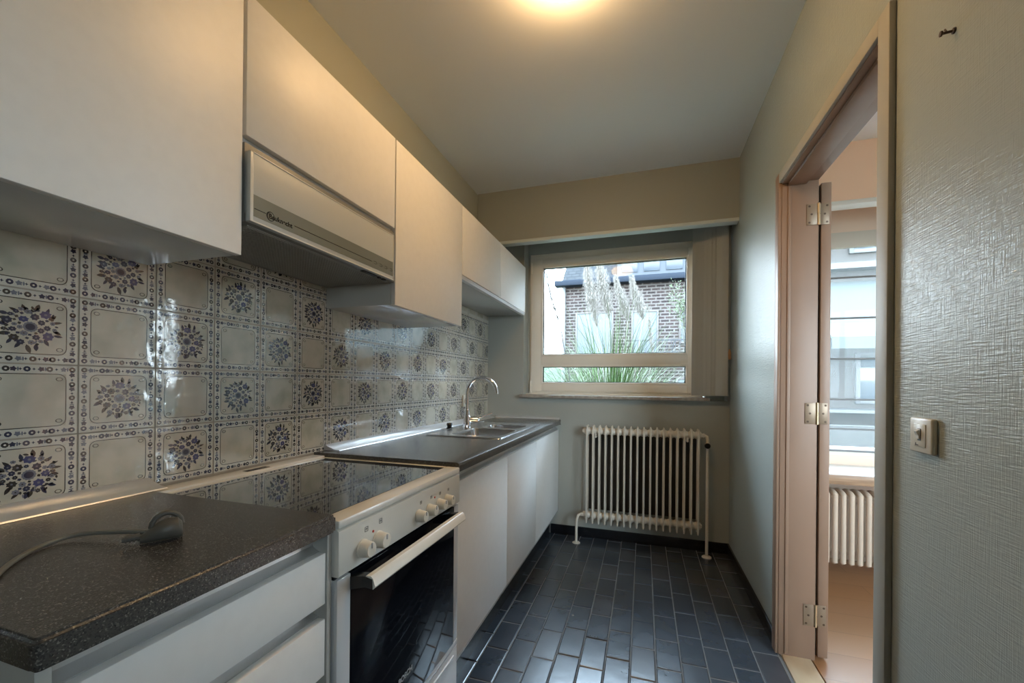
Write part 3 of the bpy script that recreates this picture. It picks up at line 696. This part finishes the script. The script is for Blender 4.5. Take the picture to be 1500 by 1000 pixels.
for yy, zz in ((.198, .813), (.250, .815), (.434, .808), (.492, .808), (.547, .806), (.602, .804)):
    s = .0055 if yy < .3 else .0042; m = MB()
    m.box(xx-.0004, xx, yy-s, yy-s+.0009, zz-s, zz+s); m.box(xx-.0004, xx, yy+s-.0009, yy+s, zz-s, zz+s); m.box(xx-.0004, xx, yy-s, yy+s, zz-s, zz-s+.0009); m.box(xx-.0004, xx, yy-s, yy+s, zz+s-.0009, zz+s)
    m.box(xx-.0004, xx, yy-s*.4, yy+s*.4, zz-.0006, zz+.0016)
    build(m, 'printed_symbol', M_print, ck, smooth=False)
for yy, zz in ((.222, .800), (.513, .802)): m = MB(); m.lathe((SX-.001, yy, zz), (1, 0, 0), [(0, .003), (.0016, .003), (.0022, .002)], 12); build(m, 'indicator_light', M_red, ck)
m = MB(); m.box(SX-.03, SX-.004, SY0+.001, .152, .285, .735, .0015, 1); m.box(SX-.03, SX-.004, .652, SY1-.002, .285, .735, .0015, 1)
m.box(SX-.03, SX-.003, .152, .652, .285, .7345, .001, 0); m.box(SX-.03, SX-.003, SY0+.001, SY1-.002, .268, .2845, .001, 1); m.box(SX-.03, SX-.012, SY0+.001, SY1-.002, .735, .742, 0, 2)
od = build(m, 'oven_door', [M_ovglass, mat('white oven door edge', (.60, .61, .62), .2), M_black], ck)
m = MB(); m.prism([(SX+.034, .712), (SX+.052, .708), (SX+.057, .714), (SX+.052, .730), (SX+.046, .735), (SX+.034, .734)], 'y', .152, .610)
build(m, 'handle', M_enamel, od)
for a, b in ((.150, .172), (.590, .612)): m = MB(); m.prism([(SX-.004, .728), (SX-.004, .700), (SX+.034, .711), (SX+.051, .709), (SX+.050, .729), (SX+.030, .733)], 'y', a, b); build(m, 'handle_bracket', M_black, od)
text('lettering', 'BOSCH', .020, (SX-.0028, .335, .3665), (0, 1, 0), (0, 0, 1), M_printl, od, .0002, .0006)
m = MB(); m.box(SX-.03, SX-.004, SY0+.001, SY1-.002, .06, .264, .002); m.box(SX-.006, SX+.0, SY0+.03, SY1-.03, .238, .246, .002); build(m, 'storage_drawer', mat('light grey enamel', (.62, .63, .64), .25), ck)

# ------------------------------------------------------------------ sink, tap, drain knob
sk = thing('kitchen_sink', (0.34, 1.70, 0.74), 'stainless steel inset sink with two bowls in the worktop', 'sink')
def rrect(x0, x1, y0, y1, r, n=6):
    o = []
    for cx, cy, a0 in ((x1-r, y1-r, 0), (x0+r, y1-r, 90), (x0+r, y0+r, 180), (x1-r, y0+r, 270)):
        for k in range(n+1):
            a = math.radians(a0+90*k/n); o.append((cx+r*math.cos(a), cy+r*math.sin(a)))
    return o
SR = (0.132, 0.546, 1.298, 2.098); bowls = [(0.240, 0.515, 1.365, 1.690, .13), (0.262, 0.505, 1.740, 1.930, .09)]
# rim: plate with two bowl openings, made by bridging outlines
b = bmesh.new(); zt = ZC+.0035
def loopv(pts, z): return [b.verts.new((x, y, z)) for x, y in pts]
outer = loopv(rrect(*SR, .02), zt); lower = loopv(rrect(SR[0]-.002, SR[1]+.002, SR[2]-.002, SR[3]+.002, .021), ZC+.0003)
edges = []
def close(vs):
    return [b.edges.new((vs[i], vs[(i+1) % len(vs)])) for i in range(len(vs))]
edges += close(outer); ins = []
for (a0, a1, b0, b1, dp) in bowls:
    vs = loopv(rrect(a0, a1, b0, b1, .035), zt); ins.append(vs); edges += close(vs)
bmesh.ops.triangle_fill(b, use_beauty=True, use_dissolve=False, edges=edges)
n = len(outer)
for i in range(n): b.faces.new((outer[i], lower[i], lower[(i+1) % n], outer[(i+1) % n]))
m = MB(); m.bm(b)
# raised lip
m.tube([(x, y, zt) for x, y in rrect(*SR, .02)]+[(rrect(*SR, .02)[0][0], rrect(*SR, .02)[0][1], zt)], .0018, 6)
for k in range(5): m.box(.19+k*.06, .20+k*.06, 1.965, 2.075, zt-.0005, zt+.0015, .0005)
build(m, 'rim', M_steel, sk)
for (a0, a1, b0, b1, dp) in bowls:
    m = MB(); loops = [(0, .035, 0), (.003, .034, .008), (.008, .032, dp*.6), (.014, .03, dp*.92), (.03, .03, dp)]
    base = 0; vs = []; L0 = None
    for ins_, r, dz in loops:
        pts = rrect(a0+ins_, a1-ins_, b0+ins_, b1-ins_, max(r, .02)); L0 = len(pts); vs += [(x, y, zt-dz) for x, y in pts]
    fs = [(i*L0+k, i*L0+(k+1) % L0, (i+1)*L0+(k+1) % L0, (i+1)*L0+k) for i in range(len(loops)-1) for k in range(L0)]+[tuple(range((len(loops)-1)*L0, len(loops)*L0))]
    m.add(vs, [f[::-1] for f in fs]); bo = build(m, 'bowl', M_steel, sk)
    m = MB(); m.lathe(((a0+a1)/2, (b0+b1)/2, zt-dp+.0005), (0, 0, 1), [(0, .035), (.001, .035), (.0015, .028), (.0005, .012)], 24); build(m, 'drain', M_chrome, bo)

tp = thing('mixer_tap', (0.206, 1.66, zt), 'tall chrome swan-neck mixer tap standing on the sink', 'tap')
m = MB(); m.lathe((0.206, 1.66, zt), (0, 0, 1), [(0, .026), (.006, .026), (.008, .021), (.060, .020), (.072, .019), (.075, .016), (.110, .0150), (.112, .012)], 24); build(m, 'body', M_chrome, tp)
m = MB(); pts = [(0.206, 1.66, zt+.10), (0.206, 1.66, 1.03), (0.206, 1.66, 1.085)]
for k in range(1, 17):
    a = math.radians(180-k*10.6); pts.append((0.299+.093*math.cos(a), 1.66, 1.085+.091*math.sin(a)))
pts.append((pts[-1][0]+.002, 1.66, pts[-1][2]-.012)); m.tube(pts, .0105, 16); m.tube([pts[-1], (pts[-1][0]+.001, 1.66, pts[-1][2]-.008)], .0118, 16); build(m, 'spout', M_chrome, tp)
m = MB(); m.tube([(0.206, 1.66, .925), (0.232, 1.672, .927), (0.262, 1.688, .926)], .016, 14); m.tube([(0.262, 1.688, .928), (0.285, 1.715, .945), (0.325, 1.76, .962)], [.009, .006, .0055], 10); build(m, 'lever', M_chrome, tp)
m = MB(); m.lathe((0.100, 1.645, zt-.003), (0, 0, 1), [(0, .019), (.004, .019), (.006, .013), (.010, .014), (.024, .019), (.031, .015), (.033, .006)], 20); dk = build(m, 'drain_knob', M_black); tag(dk, 'small round black drain control knob behind the sink bowl', 'knob')

# wall socket behind the tap
so = thing('wall_socket', (0.003, 2.075, .975), 'small cream wall socket on the tiles behind the tap', 'socket')
m = MB(); m.box(.0006, .013, 2.035, 2.115, .978, 1.058, .003); build(m, 'plate', M_switch, so)
m = MB(); m.lathe((.0125, 2.075, 1.018), (1, 0, 0), [(0, .024), (.004, .024), (.0045, .020), (.001, .019)], 22); build(m, 'insert', M_wood, so)

# ------------------------------------------------------------------ loose cable on the left worktop
pc = thing('power_cable', (0.44, -0.10, ZC), 'loose grey power cable with an angled plug on the left worktop', 'cable')
m = MB(); r = .0036; zz = ZC+r+.0006
key = [(.500, -.330, zz), (.440, -.300, zz), (.385, -.268, zz), (.345, -.240, zz), (.312, -.208, zz), (.293, -.176, zz+.001), (.294, -.149, zz+.003), (.318, -.134, zz+.006), (.350, -.124, zz+.008), (.385, -.115, zz+.010), (.415, -.110, zz+.011)]
def smooth_path(k, n=5):
    out = []
    for i in range(len(k)-1):
        p0, p1, p2, p3 = [Vector(k[max(0, min(len(k)-1, j))]) for j in (i-1, i, i+1, i+2)]
        for s in range(n):
            t_ = s/n; out.append(.5*((2*p1)+(-p0+p2)*t_+(2*p0-5*p1+4*p2-p3)*t_**2+(-p0+3*p1-3*p2+p3)*t_**3))
    out.append(Vector(k[-1])); return out
m.tube(smooth_path(key[2:]), r, 10)
build(m, 'cord', M_cable, pc)
ang = math.atan2(.045, .024)
ux, uy = math.cos(ang), math.sin(ang)   # along the plug
def pl(a, s_, z): return (.432+a*ux-s_*uy, -.100+a*uy+s_*ux, ZC+z)
m = MB(); b = bmesh.new()
sect = [(-.026, .008, .013), (-.016, .012, .020), (-.004, .018, .030), (.010, .021, .036), (.022, .020, .034), (.028, .014, .026)]
rings = []
for a, hw, h in sect:
    rg = []
    for k in range(12):
        th = 2*math.pi*k/12; rg.append(b.verts.new(pl(a, hw*math.cos(th), .0008+h/2+h/2*math.sin(th))))
    rings.append(rg)
for i in range(len(rings)-1):
    for k in range(12): b.faces.new((rings[i][k], rings[i][(k+1) % 12], rings[i+1][(k+1) % 12], rings[i+1][k]))
b.faces.new(rings[0][::-1]); b.faces.new(rings[-1]); m.bm(b); pb = build(m, 'plug', M_plug, pc)
m = MB(); m.tube([pl(-.048, 0, .012), pl(-.026, 0, .013)], [.0042, .0062], 10)
for k in range(4): m.tube([pl(-.044+k*.005, 0, .012), pl(-.042+k*.005, 0, .012)], [.0062, .0064], 10)
build(m, 'strain_relief', M_plug, pb)
m = MB()   # finger loop
lp = [pl(.030, -.013+.0, .020)]
for k in range(9):
    a = math.pi*k/8; lp.append(pl(.008-.020*math.cos(a)*-1+.0, .016*math.cos(a)*0+.004, .022+.022*math.sin(a)))
m.tube(lp[1:], .0042, 10); build(m, 'finger_loop', M_plug, pb)
m = MB()
for s_ in (-.0095, .0095): m.tube([pl(.010+s_, .018, .016), pl(.010+s_, .036, .014)], .0023, 8)
build(m, 'pin', M_chrome, pb)

# ------------------------------------------------------------------ light switch, hook
ls = thing('light_switch', (W, .495, 1.004), 'cream toggle light switch on the right wall beside the doorway', 'switch')
m = MB(); m.box(W-.011, W, .459, .530, 1.004, 1.077, .004, 0, 3); build(m, 'plate', M_switch, ls)
m = MB(); m.box(W-.0125, W-.0105, .476, .514, 1.017, 1.064, .001, 0); m.box(W-.0128, W-.0120, .489, .500, 1.030, 1.055, 0, 1); m.box(W-.0128, W-.0122, .498, .507, 1.0195, 1.0215, 0, 1); m.box(W-.0128, W-.0122, .505, .507, 1.019, 1.025, 0, 1)
build(m, 'insert', [M_switch, mat('dark slot', (.03, .02, .015), .6)], ls)
m = MB(); m.prism([(.490, 1.034), (.499, 1.034), (.4985, 1.052), (.4905, 1.052)], 'x', W-.013, W-.016); m.add([(W-.013, .490, 1.034), (W-.013, .499, 1.034), (W-.020, .4985, 1.049), (W-.020, .4905, 1.049), (W-.013, .4985, 1.054), (W-.013, .4905, 1.054)], [(0, 1, 2, 3), (3, 2, 4, 5), (0, 3, 5), (1, 4, 2), (0, 5, 4, 1)]); build(m, 'toggle', mat('white toggle', (.8, .8, .78), .2), ls, smooth=False)
m = MB(); m.lathe((W+.001, .423, 1.821), (-1, .12, .0), [(0, .0055), (.004, .0055), (.005, .0024), (.018, .0024), (.019, .0050), (.022, .0050)], 10); m.tube([(W-.012, .4245, 1.823), (W-.013, .427, 1.829)], .0016, 6); hk = build(m, 'wall_hook', M_nail); tag(hk, 'small rusty nail sticking out of the upper right wall', 'nail')

# ------------------------------------------------------------------ ceiling lamp
cl = thing('ceiling_lamp', (.941, .748, 2.48), 'round flush ceiling lamp glowing warm yellow, cut by the top edge', 'lamp')
m = MB(); m.lathe((.941, .748, H-.0005), (0, 0, -1), [(0, .118), (.012, .118), (.014, .105)], 40); build(m, 'base', M_white, cl)
m = MB(); m.lathe((.941, .748, H-.013), (0, 0, -1), [(0, .104), (.010, .120), (.030, .126), (.048, .124), (.060, .112), (.070, .088), (.076, .055), (.079, .02), (.0795, 0)], 40); build(m, 'glass_shade', M_glow, cl)

# unseen windows added for fill light: kitchen side wall, next room rear wall
w3 = thing('added_window_3', (W+.06, -1.14, 1.3), 'unseen plain window added in the right kitchen wall behind the viewer for fill light', 'window', kind='structure')
m = MB()
for y0_, y1_, z0_, z1_ in ((-1.32, -1.29, 1.3, 1.85), (-.99, -.96, 1.3, 1.85), (-1.29, -.99, 1.3, 1.33), (-1.29, -.99, 1.82, 1.85)): m.box(W+.04, W+.09, y0_, y1_, z0_, z1_, .003)
build(m, 'frame', M_winf, w3)
m = MB(); m.box(W+.062, W+.067, -1.29, -.99, 1.33, 1.82); build(m, 'glass_pane', M_glass, w3)
w4 = thing('added_window_4', (3.7, -.66, .8), 'wide unseen window added in the rear wall of the next room for fill light', 'window', kind='structure')  # unseen, added to brighten the next room
m = MB(); ring(m, 2.6, 4.8, .8, 2.2, -.69, -.64, .05); m.box(3.68, 3.72, -.69, -.64, .85, 2.15); build(m, 'frame', M_winf, w4)
m = MB(); m.box(2.65, 3.68, -.668, -.663, .85, 2.15); build(m, 'glass_pane', M_glass, w4)
m = MB(); m.box(3.72, 4.75, -.668, -.663, .85, 2.15); build(m, 'glass_pane', M_glass, w4)
# ------------------------------------------------------------------ outside
M_ground = mat('grey green ground', (0.0562, 0.0633, 0.0387), 0.9, noise=((1, 1, 1), (0.0773, 0.0773, 0.0633), .4, .7))
m = MB(); m.box(-90, 120, D+.5, 200, -1.1, -1.0); m.box(-90, 120, -100, D+.4, -1.1, -1.0)
tag(build(m, 'ground', M_ground), 'garden ground outside the windows', 'ground', kind='structure')
hy = 11.0
bh = thing('brick_house', (2.5, hy+2, -1.0), 'brown brick house with slate roof seen through the kitchen window', 'house')
M_brick = brick_mat('brown grey brick', (0.0410, 0.0298, 0.0280), (0.0241, 0.0193, 0.0193), (0.0915, 0.0819, 0.0771), 1.0, 0.23, 0.085, .9, .018)
m = MB(); m.box(-1.03, 4.4, hy, hy+5, -1.0, 3.95); build(m, 'wall', M_brick, bh)
m = MB(); m.box(-1.2, 4.55, hy-.30, hy+.02, 3.88, 4.03, .02); build(m, 'gutter', mat('blue grey zinc gutter', (0.0126, 0.0169, 0.0253), .6, spec=.1), bh)
M_slate = brick_mat('grey slate', (0.0231, 0.0231, 0.0241), (0.0154, 0.0158, 0.0173), (0.0058, 0.0058, 0.0062), 1.0, .22, .11, .6, .014)
m = MB(); m.prism([(hy-.2, 4.0), (hy+2.6, 6.6), (hy+5.2, 4.0)], 'x', -1.0, 4.5); build(m, 'roof', M_slate, bh)
M_clad = mat('white cladding', (0.0567, 0.0624, 0.0709), .6, spec=.1); M_pane = mat('house window glass', (0.0284, 0.0397, 0.0510), .1)
m = MB(); m.box(.50, 4.2, hy-.12, hy+2.4, 4.06, 6.0); d_ = build(m, 'dormer', M_clad, bh)
M_dw = mat('blue grey dormer glass', (0.0284, 0.0369, 0.0482), .15)
for k in range(5):
    a = .62+k*.56; m = MB(); m.box(a, a+.40, hy-.14, hy-.10, 4.16, 5.7, .004); build(m, 'window', M_dw, d_)
M_shut = mat('white roller shutter', (0.0668, 0.0773, 0.0826), .6, bump=[((1, 1, 120), .5, .01, 0)])
for a, b, z0, z1 in ((.907, 1.526, 1.98, 3.10), (-.60, .36, 1.98, 3.12), (2.11, 2.75, 2.27, 3.05), (2.05, 2.6, .2, 1.3)):
    m = MB(); m.box(a, b, hy-.03, hy+.05, z0, z1, .01); w_ = build(m, 'window', M_shut, bh)
    m = MB(); ring(m, a-.04, b+.04, z0-.04, z1+.04, hy-.045, hy+.01, .05, bev=.005); build(m, 'window_frame', mat('shutter surround', (0.0633, 0.0528, 0.0492), .6), w_)
m = MB()
for k in range(12):
    xx = .95+k*.062*1.6; m.box(xx, xx+.012, hy-.62, hy-.605, 1.98, 2.26)
m.box(.9, 2.0, hy-.63, hy-.60, 2.26, 2.29); m.box(.9, 2.0, hy-.63, hy-.60, 1.96, 1.985); m.box(.9, 2.0, hy-.62, hy, 1.86, 1.95)
m.box(2.0, 4.2, hy-.63, hy-.60, 2.26, 2.29); m.tube([(1.98, hy-.61, 2.275), (1.9, hy-.61, 2.2), (1.88, hy-.61, 1.97)], .012, 6)
build(m, 'balcony', mat('dark railing', (0.0176, 0.0193, 0.0246), .5), bh)
m = MB(); m.lathe((-.97, hy-.06, -1.0), (0, 0, 1), [(0, .05), (4.9, .05)], 10); build(m, 'downpipe', mat('pale pipe', (0.1055, 0.1090, 0.1160), .5), bh)

ap = thing('apartment_building', (8.0, 14.5, -1.0), 'pale rendered building seen through the next room window', 'building')
M_render = mat('beige render', (0.0310, 0.0250, 0.0214), .8)
m = MB(); m.box(4.62, 13, hy+.5, 17, -1.0, 6.2); build(m, 'wall', M_render, ap)
m = MB(); m.box(4.6, 13.2, hy+.2, hy+.55, 3.98, 4.12); m.box(4.6, 13.2, hy-.35, hy+.5, .55, .62); build(m, 'cornice', mat('white cornice', (0.0572, 0.0572, 0.0572), .5), ap)
m = MB(); m.prism([(hy-1.2, 2.15), (hy-1.2, 2.20), (hy+.5, 3.72), (hy+.5, 3.6)], 'x', 5.0, 9.4); m.box(5.0, 9.4, hy-1.22, hy-1.19, 1.95, 2.2); build(m, 'awning', mat('pale green awning', (0.0333, 0.0393, 0.0369), .8), ap)
for a, b, z0, z1 in ((4.9, 5.5, 4.45, 5.6), (6.0, 6.7, 4.45, 5.6), (6.15, 7.1, .8, 1.9), (4.75, 5.35, .8, 1.9), (7.4, 8.2, .8, 1.9)):
    m = MB(); m.box(a, b, hy+.46, hy+.5, z0, z1, .005); w_ = build(m, 'window', M_pane, ap)
    m = MB(); ring(m, a-.06, b+.06, z0-.06, z1+.06, hy+.42, hy+.49, .09, bev=.005); build(m, 'window_frame', mat('white window frame', (0.0572, 0.0572, 0.0572), .5), w_)
m = MB(); m.box(4.5, 13, 8.6, 8.8, -1.0, .42); tag(build(m, 'garden_wall', mat('grey rough render wall', (0.0357, 0.0333, 0.0298), .9, noise=((6, 6, 6), (0.0238, 0.0226, 0.0202), .4, .7))), 'low grey street wall outside the next room window', 'wall')

# pampas grass
pg = thing('pampas_grass', (.75, 5.0, -1.0), 'large pampas grass clump with feathery plumes outside the kitchen window', 'plant')
M_bl = mat('pampas blade green', (0.0387, 0.0738, 0.0176), .5, spec=.15, noise=((9, 9, 9), (0.0703, 0.1055, 0.0422), .4, .65))
M_bld = mat('pale pampas blade', (0.1195, 0.1336, 0.0949), .5, spec=.15)
rg = random.Random(5); m = MB()
def blade(m, x, y, z, az, lean, L_, w, mt, droop):
    px, py, pz = x, y, z; n = 8; vs = []; el = math.pi/2-lean*.35
    sx_, sy_ = -math.sin(az), math.cos(az)
    for k in range(n+1):
        f_ = k/n; ww = w*(1-f_)**.7; vs += [(px-sx_*ww, py-sy_*ww, pz), (px+sx_*ww, py+sy_*ww, pz)]
        el -= (lean*.12+droop*f_*f_*.55); st = L_/n
        px += math.cos(az)*math.cos(el)*st; py += math.sin(az)*math.cos(el)*st; pz += math.sin(el)*st
    m.add(vs, [(2*k, 2*k+1, 2*k+3, 2*k+2) for k in range(n)], mt)
for k in range(4200):
    az = rg.uniform(0, 2*math.pi); ln = abs(rg.gauss(.40, .38)); r_ = rg.uniform(0, .28)
    blade(m, .78+r_*math.cos(az)+rg.gauss(0, .06), 5.0+r_*math.sin(az), -1.0+rg.uniform(0, .4), az+rg.gauss(0, .25), min(ln, 1.2), rg.uniform(1.7, 3.35)*(1-.34*min(ln, 1.2)), rg.uniform(.004, .0085), 0 if rg.random() < .62 else 1, rg.uniform(.1, 1.5))
build(m, 'foliage', [M_bl, M_bld], pg, smooth=False)
M_plume = mat('cream pampas plume', (0.1476, 0.1301, 0.1125), .8); M_plumed = mat('grey brown plume', (0.0246, 0.0211, 0.0193), .8)
# the photograph shows six plumes: (x at foot, z foot, x tip, z tip, width, dark)
for (xa, za, xb, zb, wd_, dk_) in ((.10, 1.95, -.06, 2.66, .07, 1), (.60, 1.90, .47, 2.85, .13, 0), (.76, 2.0, .62, 2.92, .13, 0), (.99, 1.98, .86, 2.52, .10, 0), (1.18, 1.98, 1.06, 2.50, .10, 0), (1.32, 1.50, 1.28, 2.12, .05, 0)):
    m = MB(); n = 9; ax = []
    for k in range(n+1):
        f_ = k/n; ax.append(Vector((xa+(xb-xa)*f_-.03*math.sin(f_*2.4), 5.0-.1*f_, za+(zb-za)*f_)))
    m.tube([Vector((.78, 5.0, -.6)), Vector((xa*.6+.3, 5.0, .6)), ax[0]]+ax[1:], [.008]*3+[.005]*n, 5)
    cnt = 1300 if wd_ > .09 else 350
    for k in range(cnt):
        f_ = rg.random()**.8; i = min(int(f_*n), n-1); p = ax[i].lerp(ax[i+1], f_*n-i)
        env = math.sin(min(1, f_*1.25+.12)*math.pi*.62+.35)*(1-.55*f_); az = rg.uniform(0, 2*math.pi); l_ = wd_*rg.uniform(.5, 1.3)*max(env, .2)
        q = p+Vector((math.cos(az)*l_*.75, math.sin(az)*l_*.75, l_*rg.uniform(.5, 1.6))); q2 = q+Vector((math.cos(az)*l_*.3, math.sin(az)*l_*.3, -l_*rg.uniform(.2, .7))); s_ = Vector((.0022, 0, 0))
        m.add([p-s_, p+s_, q+s_*.8, q-s_*.8, q2], [(0, 1, 2, 3), (3, 2, 4)])
    build(m, 'plume', M_plumed if dk_ else M_plume, pg, smooth=False)
# pale branches at the right of the view
tb = thing('garden_shrub', (1.9, 7.6, -1.0), 'thin pale green shrub at the right edge of the kitchen window view', 'shrub')
m = MB(); tips = []
for k in range(18):
    a = rg.uniform(-1.2, 1.2); p = [Vector((2.15, 7.6, -1)), Vector((2.1+.1*a, 7.6, 1.0)), Vector((2.0+rg.uniform(-.15, .15), 7.6, rg.uniform(1.9, 2.6))), Vector((1.95+.35*math.sin(a), 7.6+rg.uniform(-.2, .2), rg.uniform(2.6, 3.1)))]
    m.tube(p, [.02, .012, .006, .002], 5); tips.append(p)
build(m, 'branches', mat('grey twig', (0.0562, 0.0492, 0.0387), .8), tb)
m = MB()
for p in tips:
    for k in range(70):
        f_ = rg.uniform(.0, 1); c_ = p[2].lerp(p[3], f_)+Vector((rg.gauss(0, .08), rg.gauss(0, .08), rg.gauss(0, .08)))
        m.disc(c_, (rg.uniform(-1, 1), rg.uniform(-1, 1), rg.uniform(-1, 1)), (rg.uniform(-1, 1), rg.uniform(-1, 1), rg.uniform(-1, 1)), .022, .012, 5)
build(m, 'leaves', mat('pale green leaf', (0.0633, 0.0844, 0.0422), .7), tb, smooth=False)
m = MB(); b = bmesh.new(); bmesh.ops.create_grid(b, x_segments=60, y_segments=6, size=1)
for v in b.verts:
    v.co = Vector((-12+v.co.x*10, 24+(1-abs(v.co.y))*0+v.co.y*1.2, -1+3.0*(1-v.co.y*v.co.y)**.5+rg.uniform(-.25, .25)*(1-abs(v.co.y))))
m.bm(b); tag(build(m, 'hedge', mat('distant pale hedge', (0.0352, 0.0457, 0.0281), .9, noise=((3, 3, 3), (0.0562, 0.0668, 0.0457), .4, .7)), smooth=False), 'far pale green hedge low at the left of the kitchen window view', 'hedge')
